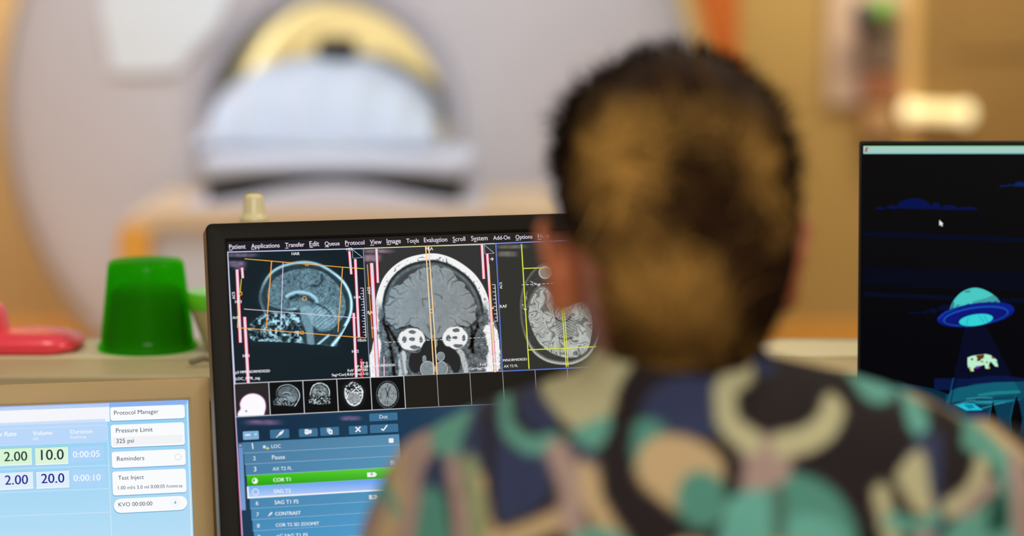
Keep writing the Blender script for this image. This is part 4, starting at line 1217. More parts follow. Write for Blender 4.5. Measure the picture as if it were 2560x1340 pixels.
def lbutton(tl, br, txts, pill=False, extra=None):
    s = Sheet(pl_, c4)
    s.rect((tl[0] - 3, tl[1] + 5), (br[0] + 1, br[1] + 7), (120, 178, 218), 2, r=.012 if pill else .0026)
    s.rect(tl, br, (250, 251, 253), 3, r=.012 if pill else .0024)
    if extra: extra(s)
    for (w_, x, y, x2) in txts:
        s.text(w_, (x, y), (x2, y - (x2 - x) * .036), (40, 56, 84), 5, bold=.004)
    return s.build('screen_button', SM, ls)


lbutton((878, 314), (1475, 400), [('Protocol Manager', 910, 375, 1265)])
lbutton((881, 455), (1475, 612), [('Pressure Limit', 925, 517, 1218), ('325 psi', 928, 600, 1068)], extra=lambda s: s.rect((900, 553), (1462, 600), (242, 243, 246), 4))
lbutton((889, 670), (1482, 773), [('Reminders', 933, 742, 1150)], extra=lambda s: s.ring((1420, 710), 24, 2.2, (226, 226, 230), 4))
lbutton((894, 828), (1488, 990), [('Test Inject', 942, 893, 1147), ('1.00 ml/s 5.0 ml 0:00:05 h:mm:ss', 942, 970, 1455)])
lbutton((905, 1046), (1495, 1130), [('KVO 00:00:00', 945, 1106, 1215)], pill=True, extra=lambda s: s.ring((1398, 1070), 31, 1.2, (222, 230, 236), 4).poly([(1398, 1056), (1408, 1074), (1402, 1084), (1392, 1084), (1388, 1074)], (130, 190, 226), 5))
sh = Sheet(pl_, c4)
sh.rect((-900, 470), (860, 582), (186, 216, 250), 1, r=.003)
sh.line([(-200, 498), (840, 455), (858, 470), (860, 600)], .8, (222, 238, 252), 2).line([(-600, 642), (862, 588)], 1.0, (222, 238, 252), 2).line([(-600, 832), (864, 776)], 1.0, (222, 238, 252), 2).line([(-600, 1020), (870, 962)], 1.0, (222, 238, 252), 2).line([(-600, 1207), (876, 1150)], 1.0, (222, 238, 252), 2).line([(860, 600), (890, 1340)], 1.2, (222, 238, 252), 2)
WTT = (246, 249, 255)
for w_, x, y, x2, bo_ in (('Flow Rate', -84, 549, 131, .02), ('Volume', 262, 538, 418, .02), ('ml', 265, 577, 300, .0), ('Duration', 562, 526, 737, .01), ('h:mm:ss', 563, 565, 688, 0)):
    sh.text(w_, (x, y), (x2, y - (x2 - x) * .036), WTT, 5, bold=bo_)
sh.build('form_table', SM, ls)
for tl, br, col, edge, w_, tx_, tc_ in (((-10, 648), (250, 765), (216, 245, 214), (150, 214, 160), '2.00', (33, 745, 217), (24, 56, 48)), ((279, 640), (540, 758), (222, 244, 218), (130, 226, 150), '10.0', (328, 735, 508), (24, 56, 48)), ((562, 630), (832, 744), (170, 212, 250), None, '0:00:05', (582, 716, 795), WTT),
                                        ((-10, 838), (260, 955), (224, 238, 252), (120, 190, 236), '2.00', (40, 932, 223), (14, 16, 140)), ((286, 828), (548, 945), (222, 238, 252), (120, 190, 236), '20.0', (330, 920, 513), (14, 16, 140)), ((568, 815), (838, 930), (172, 214, 250), None, '0:00:10', (588, 904, 802), WTT)):
    s = Sheet(pl_, c4)
    if edge: s.rect((tl[0] - 4, tl[1] - 4), br, edge, 2).rect(tl, (br[0] + 4, br[1] + 6), (250, 252, 255), 3)
    s.rect(tl, br, col, 4)
    s.text(w_, (tx_[0], tx_[1]), (tx_[2], tx_[1] - (tx_[2] - tx_[0]) * .036), tc_, 5, bold=.012)
    s.build('value_box', SM, ls)

# ---------- right monitor
pr_ = Panel(at(2148, 353, 2.02), [0.97179211, -0.23500372, 0.01983282], [0.0012862, 0.08937455, 0.99599726])
rm = empty('computer_monitor', 'thin black monitor at the right with a flying saucer and cow picture', 'monitor', M=pr_.M)
st_ = pr_.P(2158.5, 365)
AWr, AHr = 0.62, 0.385
thin = dict(front=mat('bezel_gloss_black', lin(16, 15, 15), 0.35, var=0.05, spec=0.3), side=mat('monitor_side_black', lin(20, 18, 16), 0.4))
monitor(rm, pr_, (st_[0], st_[0] + AWr, st_[1] - AHr, st_[1]), (0, st_[0] * 2 + AWr, st_[1] - AHr - .018, 0), 0.03, thin, 0.0024, -0.002, .73)
sh = Sheet(pr_)
sh.grid(st_[0] - .0008, st_[0] + AWr + .0008, st_[1] - AHr - .0008, st_[1] + .0008, 6, 30, lambda px, py, U, V: np.stack([3 + 6 * ss(900, 380, py), 3 + 5 * ss(900, 380, py), 8 + 2 * ss(900, 380, py)], -1), 0)
rs = sh.build('screen', SM, rm); rs['label'] = 'dark screen with a night cartoon'
s = Sheet(pr_)
s.rect((2158.5, 365.5), (3860, 383), (164, 204, 196), 1).line([(2158.5, 365.3), (3860, 365.3)], 1.4, (110, 205, 110), 2).line([(2158.5, 383), (3860, 383)], 1.4, (60, 190, 190), 2)
s.poly([(2164, 369), (2171.5, 368.6), (2170.6, 371.5), (2166.8, 371.8), (2166.4, 373.2), (2169.5, 373.0), (2168.8, 375.4), (2165.6, 375.6), (2165.2, 377), (2169.4, 376.8), (2168.6, 379.6), (2161.8, 380)], (196, 24, 40), 3)
s.build('title_bar', SM, rs)
s = Sheet(pr_)
for p_, c_ in (([(2158.5, 579), (3500, 630), (3500, 642), (2158.5, 590)], (3, 9, 34)), ([(2158.5, 668), (3500, 710), (3500, 765), (2158.5, 712)], (4, 6, 22)), ([(2158.5, 730), (3500, 784), (3500, 796), (2158.5, 741)], (3, 9, 32))):
    s.poly(p_, c_, 1)
s.build('night_bands', SM, rs)


def cloud(pts, col):
    s = Sheet(pr_, c6); s.poly(pts, col, 2); return s.build('cartoon_cloud', SM, rs)


def bumps(base, segs):
    pts = []
    for x0, x1, h in segs:
        for t_ in np.linspace(0, math.pi, 12):
            pts.append((x0 + (x1 - x0) * (1 - math.cos(t_)) / 2, base - h * math.sin(t_) - 3))
    return pts + [(segs[-1][1] + 4, base + 2), (segs[0][0] - 4, base + 2)]


cloud(bumps(474, [(212, 275, 14), (280, 345, 25), (340, 560, 68), (555, 615, 42), (615, 715, 26), (715, 832, 14)]), (3, 16, 74))
cloud(bumps(336, [(970, 1030, 8), (1010, 1060, 14), (1055, 1140, 30), (1130, 1200, 20)]), (6, 34, 92))
cloud(bumps(1110, [(408, 500, 10), (500, 540, 18), (535, 595, 34), (585, 700, 56)]), (4, 10, 48))
s = Sheet(pr_)
s.poly([(2355, 562 - 13), (2348.5, 550), (2348.5, 564), (2352, 561.5), (2354.5, 566), (2357, 565), (2354.8, 560.3), (2358.5, 560)][1:], (226, 244, 240), 5)
s.build('mouse_pointer', SM, rs)
# saucer
s = Sheet(pr_, c6); ro_ = math.radians(-8)
dome = smooth_path([(668, 1078), (690, 1030), (735, 980), (790, 954), (840, 950), (895, 968), (945, 1000), (975, 1035)], False)
s.poly(list(dome) + [(960, 1070), (700, 1090)], (72, 200, 194), 3)
s.poly([(895, 1010), (935, 992), (955, 1008), (975, 1035), (965, 1050), (800, 1050), (812, 1032)], (64, 156, 162), 4).poly([(668, 1078), (690, 1030), (697, 1040), (692, 1078)], (46, 130, 146), 4).disc((778, 972), 20, (60, 130, 140), 4, 16, 6, -.15)
s.disc((828, 1113), 238, (10, 22, 122), 5, 48, 70, ro_).disc((828, 1105), 232, (10, 30, 138), 6, 48, 62, ro_)
s.ring((828, 1122), 196, 2.6, (24, 92, 178), 7, 48, 52, ro_)
s.disc((828, 1128), 192, (9, 20, 116), 7, 48, 48, ro_)
s.disc((829, 1145), 104, (48, 208, 214), 8, 40, 35, ro_)
for p_ in ([(770, 1190), (775, 1150), (785, 1130)], [(845, 1118), (880, 1160)], [(880, 1120), (905, 1165)]): s.line(p_, 1.2, (30, 130, 160), 9)
for x_ in (720, 780, 850, 905, 950, 1000): s.line([(x_ - 16, 1062 - (x_ - 720) * .10), (x_ + 8, 1052 - (x_ - 720) * .10)], 2.0, (6, 14, 70), 9)
s.line([(596, 1140), (640, 1100), (700, 1076)], 1.4, (24, 84, 180), 8)
s.build('cartoon_saucer', SM, rs)
s = Sheet(pr_, c7); s.poly([(690, -88), (838, -88), (1075, 365), (575, 425)], (4, 8, 34), 1); s.build('cartoon_beam', SM, rs)
# hills, trees and cow
s = Sheet(pr_, c7)
s.poly([(-60, 330), (60, 305), (200, 295), (340, 305), (480, 335), (600, 380), (600, 480), (600, 1400), (-60, 1400)], (4, 44, 62), 2)
s.poly([(480, 262), (620, 262), (720, 264), (850, 244), (960, 244), (1094, 262), (4700, 275), (4700, 420), (480, 340)], (5, 22, 66), 2)
s.poly([(560, 380), (640, 335), (760, 300), (900, 288), (1094, 284), (4700, 290), (4700, 1400), (560, 1400)], (10, 72, 96), 3)
s.poly([(590, 345), (650, 325), (900, 288), (1030, 285), (1072, 365), (900, 385), (620, 422), (574, 425)], (14, 92, 112), 4)
s.poly([(780, 370), (900, 350), (1068, 345), (1070, 362), (900, 372), (780, 385)], (26, 128, 138), 5)
s.poly([(560, 440), (640, 425), (760, 400), (1094, 400), (4700, 410), (4700, 1400), (560, 1400)], (8, 58, 82), 5)
s.poly([(600, 440), (700, 418), (840, 405), (1094, 402), (960, 432), (840, 440), (700, 436)], (18, 116, 140), 6)
s.poly([(632, 446), (690, 432), (750, 436), (812, 478), (700, 482)], (32, 190, 216), 7).poly([(680, 440), (740, 440), (760, 460), (720, 472)], (14, 130, 160), 8)
s.poly([(700, 490), (840, 480), (870, 520), (1100, 700), (4700, 720), (4700, 1400), (700, 1400)], (6, 40, 84), 7)
s.line([(590, 436), (630, 262)], 2.0, (2, 6, 14), 8).line([(574, 425), (612, 258)], 1.2, (20, 100, 160), 8).line([(590, 436), (860, 408), (1094, 400)], 1.6, (2, 10, 20), 8)
for p_ in ([(700, 402), (800, 392), (880, 396)], [(760, 420), (880, 425)], [(620, 446), (700, 420), (760, 412)], [(800, 470), (900, 440), (960, 425)]): s.line(p_, 1.0, (90, 190, 200), 8)
s.poly([(950, 670), (1094, 655), (4700, 650), (4700, 740), (1094, 722)], (14, 96, 176), 8)
s.build('cartoon_hills', SM, rs)
for p_ in ([(880, 410), (905, 500), (920, 600), (915, 680), (880, 740), (850, 660), (848, 590), (862, 500)], [(1040, 372), (1066, 450), (1083, 540), (1072, 610), (1043, 682), (1012, 620), (1000, 545), (1016, 460)]):
    s = Sheet(pr_, c7); s.poly(p_, (2, 4, 8), 9); s.line([p_[0], p_[-1], p_[-2], p_[-3]], 1.0, (28, 120, 150), 10); s.build('cartoon_tree', SM, rs)
s = Sheet(pr_, c7)
s.poly([(708, 120), (735, 109), (770, 103), (830, 95), (868, 104), (890, 122), (908, 135), (912, 160), (918, 182), (897, 180), (880, 160), (866, 146), (856, 162), (850, 196), (832, 195), (824, 168), (790, 178), (768, 178), (748, 196), (752, 212), (738, 213), (722, 182), (714, 192), (708, 165)], (186, 238, 202), 10)
s.poly([(764, 106), (822, 97), (820, 122), (800, 132), (792, 144), (770, 142), (776, 124)], (92, 52, 20), 11).poly([(870, 112), (886, 112), (896, 126), (876, 126)], (100, 60, 30), 11)
s.disc((739, 131), 8, (70, 70, 40), 11, 12).disc((808, 147), 9, (60, 80, 50), 11, 12, 5).disc((840, 152), 8, (60, 80, 50), 11, 12, 5).disc((905, 150), 4, (40, 60, 40), 11, 8)
s.poly([(758, 192), (770, 178), (794, 174), (792, 188), (770, 196)], (132, 30, 168), 11).poly([(720, 192), (728, 188), (740, 212), (730, 215)], (200, 190, 50), 11).poly([(846, 178), (854, 176), (862, 194), (850, 196)], (200, 200, 60), 11)
s.build('cartoon_cow', SM, rs)
s = Sheet(pr_, c7); s.ring((1053, 762), 16, 3.0, (200, 196, 150), 10); s.build('desktop_icon', SM, rs)

# ------------------------------------------------------------------ the seated person
YH = 1.48                                     # plane of the ears
K = YH / F


def remesh(mb, name, voxel, m, parent, smooth_it=6):
    me = mb.mesh(name + '_raw')
    o = bpy.data.objects.new(name + '_raw', me); C.objects.link(o)
    r = o.modifiers.new('r', 'REMESH'); r.mode = 'VOXEL'; r.voxel_size = voxel; r.use_smooth_shade = True
    sm = o.modifiers.new('s', 'SMOOTH'); sm.factor = 0.5; sm.iterations = smooth_it
    me2 = bpy.data.meshes.new_from_object(o.evaluated_get(bpy.context.evaluated_depsgraph_get()))
    bpy.data.objects.remove(o); bpy.data.meshes.remove(me)
    me2.name = name; me2.materials.clear()
    me2.polygons.foreach_set('use_smooth', [True] * len(me2.polygons))
    ob = bpy.data.objects.new(name, me2); C.objects.link(ob); me2.materials.append(m)
    if parent is not None: ob.parent = parent
    return ob


def setcol(me, col):
    a = me.color_attributes.get('Col') or me.color_attributes.new('Col', 'FLOAT_COLOR', 'POINT')
    a.data.foreach_set('color', np.concatenate([col, np.ones((len(col), 1))], 1).astype(np.float32).ravel())


def coords(me):
    v = np.empty(len(me.vertices) * 3); me.vertices.foreach_get('co', v); return v.reshape(-1, 3)


hx = at(1690, 500, YH)[0]; ztop = at(1690, 150, YH)[2]
skin_mb = MB()
# head: horizontal slices, back of the head towards the viewer (-y), face towards the monitors (+y)
HS = [(.002, .026, .03, -.042), (.012, .046, .052, -.066), (.03, .061, .075, -.084), (.055, .070, .088, -.095), (.085, .0745, .096, -.099), (.115, .0755, .098, -.097), (.145, .072, .098, -.088), (.170, .065, .097, -.074), (.195, .056, .094, -.060), (.215, .045, .088, -.045), (.228, .030, .075, -.02)]


def slice_loop(hw, yf, yb, z, cx, n=40, p=2.2):
    out = []
    for a in np.linspace(0, 2 * math.pi, n, endpoint=False):
        c_, s_ = math.cos(a), math.sin(a)
        q = (abs(c_) ** p + abs(s_) ** p) ** (-1 / p)
        yy = s_ * q * (yf if s_ > 0 else -yb)
        out.append((cx + c_ * q * hw, YH + yy, z))
    return out


skin_mb.loft([slice_loop(hw, yf, yb, ztop - d, hx + .06 * (d - .1) * 0) for d, hw, yf, yb in HS[::-1]])
zc_ = lambda d: ztop - d
# face: brow, nose, cheeks, lips, chin
skin_mb.ellipsoid((hx, YH + .086, zc_(.108)), (.05, .016, .010))
skin_mb.tube([(hx, YH + .093, zc_(.118)), (hx, YH + .108, zc_(.140)), (hx, YH + .114, zc_(.155))], [.008, .010, .012], 12)
for s_ in (-1, 1):
    skin_mb.ellipsoid((hx + s_ * .013, YH + .104, zc_(.158)), (.009, .010, .008))
    skin_mb.ellipsoid((hx + s_ * .038, YH + .078, zc_(.148)), (.022, .018, .018))
skin_mb.ellipsoid((hx, YH + .097, zc_(.178)), (.024, .009, .006)).ellipsoid((hx, YH + .096, zc_(.186)), (.021, .009, .007)).ellipsoid((hx, YH + .086, zc_(.212)), (.018, .014, .014))


def ear(s_, ctr, tilt):
    """outer ear: a shell with a rolled rim"""
    Z = np.array(ctr)
    pts = []
    for t_, (y_, z_) in enumerate(((.010, -.030), (-.004, -.026), (-.014, -.010), (-.017, .008), (-.012, .024), (.002, .030), (.014, .024), (.016, .010))):
        pts.append(Z + np.array([s_ * (.004 + .010 * max(0, z_ + .01) / .04 + .004 * (y_ < 0)), y_, z_]))
    skin_mb.tube(pts, [.0065, .006, .005, .005, .005, .005, .005, .005], 10)
    skin_mb.ellipsoid(Z + np.array([-s_ * .006, 0, 0]), (.012, .015, .029))
    skin_mb.ellipsoid(Z + np.array([s_ * .001, -.002, -.028]), (.006, .008, .010))


el = at(1372, 662, YH); er = at(2002, 655, YH)
ear(-1, (el[0] + .0105, YH + .002, el[2]), 0); ear(1, (er[0] - .0135, YH + .002, er[2]), 0)
for s_, e_ in ((-1, el), (1, er)):
    skin_mb.tube([(e_[0] - s_ * .03, YH + .008, e_[2]), (e_[0] - s_ * .006, YH + .004, e_[2])], [.014, .012], 12)
# neck and trunk
zn = at(1700, 880, YH)[2]
nx = at(1700, 880, YH)[0]
skin_mb.loft([slice_loop(.066, .050, -.062, zn - .09, nx), slice_loop(.057, .045, -.060, zn - .04, nx), slice_loop(.054, .047, -.062, zn, nx), slice_loop(.054, .055, -.062, zn + .05, nx - .002), slice_loop(.056, .06, -.06, zn + .09, hx)])
YB = 1.47
skin_mb.loft([slice_loop(.15, .08, -.10, .72, nx - .005), slice_loop(.15, .085, -.105, .85, nx), slice_loop(.16, .09, -.10, 1.0, nx), slice_loop(.15, .07, -.08, 1.06, nx), slice_loop(.08, .05, -.06, zn - .05, nx)])
# arms come forward to the desk: shoulder, elbow, wrist, hand with five fingers
SH = [np.array([at(1010, 1260, YB)[0] + .035, YB, at(1010, 1260, YB)[2] - .01]), np.array([at(2520, 1260, YB)[0] - .01, YB, at(2520, 1260, YB)[2] - .01])]
WR = []
for s_, sh_ in ((-1, SH[0]), (1, SH[1])):
    elb = sh_ + np.array([s_ * .04, .06, -.235]); wr = np.array([nx + s_ * .13, 1.735, .775])
    skin_mb.tube([sh_, (sh_ + elb) / 2, elb], [.046, .044, .036], 16).tube([elb, elb * .6 + wr * .4, wr], [.038, .037, .024], 16)
    d_ = (wr - elb); d_[2] = 0; d_ /= np.linalg.norm(d_); side = np.array([d_[1], -d_[0], 0]) * s_
    pc = wr + d_ * .045 + np.array([0, 0, -.012])
    skin_mb.tube([wr, wr + d_ * .03 + [0, 0, -.006], wr + d_ * .075 + [0, 0, -.012]], [.022, .026, .024], 14)
    for k, (o_, ln) in enumerate(((-.030, .058), (-.010, .072), (.010, .078), (.030, .070))):
        r0 = wr + d_ * .075 - side * o_ + [0, 0, -.012]
        skin_mb.tube([r0, r0 + d_ * ln * .45 + [0, 0, .006], r0 + d_ * ln * .8 + [0, 0, -.004], r0 + d_ * ln + [0, 0, -.014]], [.0095, .0088, .008, .007], 10)
    r0 = wr + d_ * .025 - side * .022 + [0, 0, -.012]
    skin_mb.tube([r0, r0 + d_ * .028 - side * .022, r0 + d_ * .055 - side * .026 + [0, 0, -.006]], [.012, .0105, .0085], 10)
skin = mat('skin', lin(182, 106, 70), 0.5, var=0.08, scale=40, sss=0.15)
person = remesh(skin_mb, 'person', 0.0042, skin, None, 4)
tag(person, 'person seen from behind with short brown hair and patterned top, facing the monitors', 'person')

# eyes
eye_m = mat('eye_white', lin(230, 225, 218), 0.2)
for s_ in (-1, 1):
    ey = MB().ellipsoid((hx + s_ * .031, YH + .0835, zc_(.122)), (.0120, .0120, .0105), 16, 10).build('eye', eye_m, person, smooth=True)
    MB().ellipsoid((hx + s_ * .031, YH + .0948, zc_(.122)), (.0055, .0016, .0055), 16, 8).build('iris', mat('iris_brown', lin(60, 38, 24), 0.2), ey, smooth=True)['label'] = 'brown iris'

# hair: cap around the skull, lumpy, plus locks combed towards a twist at the back
sil = np.array([(128, 1655, 1735), (140, 1598, 1790), (165, 1545, 1840), (200, 1495, 1880), (260, 1445, 1924), (330, 1412, 1954), (420, 1393, 1976), (500, 1390, 1988), (580, 1410, 1984), (650, 1432, 1972), (720, 1454, 1956), (780, 1476, 1936), (830, 1500, 1916), (878, 1526, 1892)], float)
ZS = np.array([at(1700, y_, YH)[2] for y_ in sil[:, 0]]); XL = np.array([at(x_, y_, YH)[0] for y_, x_, _ in sil]); XR = np.array([at(x_, y_, YH)[0] for y_, _, x_ in sil])
dz = np.array([0, .004, .012, .03, .055, .085, .115, .145, .170, .195, .215])
hairline_front = lambda d: 1.0


def hair_pt(z, a, grow=0.0):
    """place on the hair's surface: a = 0 straight back (-y), +-pi at the face"""
    xl, xr = np.interp(-z, -ZS, XL), np.interp(-z, -ZS, XR)
    d = ztop + .007 - z
    yb = np.interp(d, [0, .01, .03, .06, .10, .13, .16, .19, .22], [-.035, -.066, -.090, -.106, -.111, -.108, -.098, -.086, -.076])
    yf = np.interp(d, [0, .01, .03, .06, .10, .2], [.035, .058, .080, .094, .098, .098])
    cx, hw = (xl + xr) / 2, (xr - xl) / 2 + grow
    s_, c_ = math.sin(a), math.cos(a); p = 2.25
    q = (abs(c_) ** p + abs(s_) ** p) ** (-1 / p)
    y = -c_ * q * (-(yb - grow) if c_ > 0 else (yf + grow))
    return np.array([cx + s_ * q * hw, YH + y, z])


def lump(a, z):
    X_, Z_ = math.sin(a), z
    return .011 * (float(fbm(np.array(a * 2.0), np.array(z * 36), 121, 3)) - .5) * 2 * min(1.0, max(0.0, (1.45 - abs(a)) * 3))


rows = np.concatenate([np.linspace(ZS[0], ZS[2], 8)[:-1], np.linspace(ZS[2], ZS[-1], 46)])
NA = 72
hm = MB(); loops = []; ring_in = []
for z in rows:
    d = ztop + .007 - z
    # how far round to the face the hair reaches
    lim = math.pi if d < .045 else float(np.interp(d, [.045, .075, .10, .15, .18, .22], [2.5, 1.95, 1.62, 1.30, 1.22, 1.15]))
    aa = np.linspace(-lim, lim, NA)
    loops.append([hair_pt(z, a, lump(a, z)) for a in aa]); ring_in.append([hair_pt(z, a, -.013) for a in aa])
hm.loft(loops, False, False, closed=False)
hv = np.concatenate(loops)
hm.loft(ring_in, False, False, closed=False)
hm.add([hair_pt(rows[0], 0, 0) * 0 + np.array([(XL[0] + XR[0]) / 2, YH - .003, ZS[0] + .002])] + loops[0], [(0, i + 1, i + 2) for i in range(NA - 1)])
nb = hm.n
# locks
rng = np.random.default_rng(5)
twist = at(1730, 470, YH - .11)
LK = []
for i in range(5200):
    z = rng.uniform(ZS[-1] + .002, ZS[0] - .001); d = ztop + .007 - z
    lim = math.pi if d < .045 else float(np.interp(d, [.045, .075, .10, .15, .18, .22], [2.4, 1.9, 1.58, 1.26, 1.18, 1.1]))
    a = rng.uniform(-lim, lim)
    p = hair_pt(z, a, lump(a, z) - .001)
    nrm = p - np.array([hx, YH, np.clip(p[2], ztop - .14, ztop - .07)]); nrm /= np.linalg.norm(nrm)
    t_ = twist - p; t_ += np.array([rng.normal(0, .03), 0, rng.normal(0, .03) + .015]); t_ -= nrm * (t_ @ nrm); t_ /= max(np.linalg.norm(t_), 1e-6)
    ln = rng.uniform(.018, .042) * (1.0 if d > .03 else .7); lift = rng.uniform(.05, .32) + (.25 if rng.random() < .06 else 0)
    curl = rng.normal(0, .25)
    sd = np.cross(nrm, t_); wdt = rng.uniform(.0006, .0016)
    P_ = [p + t_ * ln * s_ + nrm * ln * (lift * s_ - .25 * lift * s_ * s_) + sd * ln * curl * s_ * s_ for s_ in (0, .33, .66, 1)]
    LK.append((P_, sd, wdt, nrm))
lock_v, lock_f = [], []
for P_, sd, wdt, nrm in LK:
    b0 = len(lock_v)
    for k, q in enumerate(P_[:-1]):
        w_ = wdt * (1, .9, .6)[k]
        lock_v += [q + sd * w_, q - sd * w_, q + nrm * w_ * .8]
    lock_v.append(P_[-1])
    for k in range(2):
        for j in range(3):
            lock_f.append((b0 + 3 * k + j, b0 + 3 * k + (j + 1) % 3, b0 + 3 * k + 3 + (j + 1) % 3, b0 + 3 * k + 3 + j))
    for j in range(3): lock_f.append((b0 + 6 + j, b0 + 6 + (j + 1) % 3, b0 + 9))
hm.add(lock_v, lock_f)
V_ = np.concatenate(hm.v)


def hair_colour(V, seed_shift=0.0):
    """golden over dark brown strands; lit patches, curl gaps and rim shade put into the colour"""
    ang_ = np.arctan2(V[:, 0] - hx, -(V[:, 1] - YH)); h_ = (ztop - V[:, 2])
    n_ = fbm(ang_ * 2.1 + 10, h_ * 32, 131, 3)
    gold = ss(.40, .60, n_)
    dist = lambda px, py, r: np.exp(-((V[:, 0] - at(px, py, YH - .1)[0]) ** 2 + (V[:, 2] - at(px, py, YH - .1)[2]) ** 2) / r ** 2)
    back = ss(1.35, .75, np.abs(ang_)) * ss(.012, .04, h_)  # sides and crown kept dark: rim shade put into the colour
    g_ = gold * .70 + .02
    for px, py, r, k in ((1660, 260, .030, .5), (1560, 390, .022, .55), (1880, 400, .022, .35), (1500, 480, .022, .45), (1640, 550, .03, .25), (1540, 690, .03, .3), (1560, 800, .026, .5), (1680, 840, .03, .35), (1760, 300, .03, .35), (1640, 740, .032, .45), (1745, 770, .028, .4)):
        g_ = g_ + k * dist(px, py, r)
    g_ = np.clip(g_, 0, 1)
    for px, py, r, k in ((1690, 430, .020, 1.0), (1790, 500, .022, 1.0), (1740, 470, .014, .7), (1825, 620, .026, 1.0), (1895, 780, .030, 1.0), (1512, 795, .010, .9), (1750, 660, .014, .5), (1420, 600, .016, .5)):  # shaded gaps between the curls, put into the colour
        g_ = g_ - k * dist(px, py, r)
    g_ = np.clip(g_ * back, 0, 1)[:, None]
    return linv((46, 26, 10)) * (1 - g_) + linv((174, 132, 66)) * g_


col = hair_colour(V_)
# every lock has one tone of its own
ncap = nb
for i in range(len(LK)):
    s0 = ncap + 10 * i
    col[s0:s0 + 10] = col[s0] * rng.uniform(.6, 1.45)
hm.c = [np.clip(col, 0, 1)]; hm.v = [V_]
hair = hm.build('hair', mat('hair_brown', (1, 1, 1), 0.75, var=0.2, scale=120, attr=True, spec=0.15), person, smooth=True, angle=80)

# ---- patterned top
tm = MB()
TS = [(880, 1492, 1905, .056, .058), (897, 1482, 1930, .060, .062), (912, 1470, 1990, .062, .066), (930, 1452, 2075, .063, .072), (948, 1415, 2148, .064, .078), (966, 1360, 2212, .066, .084), (986, 1298, 2280, .070, .090), (1010, 1228, 2345, .076, .096), (1040, 1152, 2398, .082, .102), (1072, 1088, 2444, .087, .106), (1105, 1036, 2486, .091, .110), (1145, 990, 2532, .094, .113), (1200, 952, 2578, .097, .116), (1270, 922, 2618, .098, .117), (1340, 896, 2650, .098, .117), (1420, 905, 2625, .098, .116), (1540, 1010, 2520, .098, .114)]
loops = []
for py, xl, xr, yf, yb in TS[::-1]:
    A, B = at(xl, py, YB), at(xr, py, YB)
    cx, hw = (A[0] + B[0]) / 2, (B[0] - A[0]) / 2
    lp = []
    for a in np.linspace(0, 2 * math.pi, 72, endpoint=False):
        c_, s_ = math.cos(a), math.sin(a); p = 2.35
        q = (abs(c_) ** p + abs(s_) ** p) ** (-1 / p)
        lp.append((cx + c_ * q * hw, YB + s_ * q * (yf if s_ > 0 else yb), A[2]))
    loops.append(lp)
zlast = loops[0][0][2]
tm.loft([slice_loop(.172, .105, -.122, .66, nx, 72), slice_loop(.172, .105, -.124, .82, nx, 72), loops[0]], True, True)
tm.loft(loops, True, True)
for s_, sh_ in ((-1, SH[0]), (1, SH[1])):
    elb = sh_ + np.array([s_ * .04, .06, -.235])
    tm.tube([sh_ + np.array([-s_ * .01, 0, .01]), sh_ * .55 + elb * .45], [.064, .062], 20)
# standing collar band round the nape
col_l = []
for z_, hw, yf, yb in ((at(1700, 935, YB)[2], .070, .052, -.076), (at(1700, 905, YB)[2], .064, .048, -.071), (at(1700, 882, YB)[2], .0605, .046, -.068), (at(1700, 872, YB)[2], .0585, .045, -.066)):
    col_l.append(slice_loop(hw, yf, yb, z_, nx))
tm.loft(col_l, True, True)
top_m = mat('printed_cotton', (1, 1, 1), 0.85, var=0.06, scale=300, attr=True, spec=0.2, bump=0.15, bscale=14)
top = remesh(tm, 'scrub_top', 0.0036, top_m, person, 8)
top['label'] = 'patterned teal, navy and khaki top'
V_ = coords(top.data)
# soft folds
fold = (fbm(V_[:, 0] * 14 + 3, V_[:, 2] * 9, 141, 3) - .5) * .010 * ss(1.15, 1.08, V_[:, 2])
V_[:, 1] -= fold
top.data.vertices.foreach_set('co', V_.ravel())

# print of the cloth: big rings, discs and bands, in millimetres over the back
BK, NAVY, TEAL, KH, TAN, MAU, DKT, LTE = (40, 33, 36), (56, 64, 98), (104, 170, 156), (196, 192, 154), (202, 176, 136), (174, 150, 144), (86, 150, 138), (108, 182, 172)
YP = 1.385
pc = proj(np.stack([V_[:, 0], np.full(len(V_), YP), V_[:, 2]], 1))      # flat lie of the cloth, one unit = 0.26 mm
X, Y = pc[:, 0], pc[:, 1]
colr = np.tile(np.array(BK, float), (len(X), 1))


def paint(d, col, soft=5):
    global colr
    w_ = ss(soft, -soft, d)[:, None]
    colr = colr * (1 - w_) + np.array(col, float) * w_


def P_poly(pts, col): paint(sdf(X, Y, smooth_path(pts, True, 4)), col)
def P_band(pts, wd, col): paint(path_dist(X, Y, smooth_path(pts, False, 6) if len(pts) > 2 else pts) - wd / 2, col)
def P_disc(c, r, col, ry=None): paint((np.hypot((X - c[0]) / r, (Y - c[1]) / (ry or r)) - 1) * min(r, ry or r), col)


# left shoulder
P_poly([(840, 1400), (905, 1250), (965, 1165), (1045, 1130), (1085, 1180), (1060, 1300), (1030, 1400)], MAU)

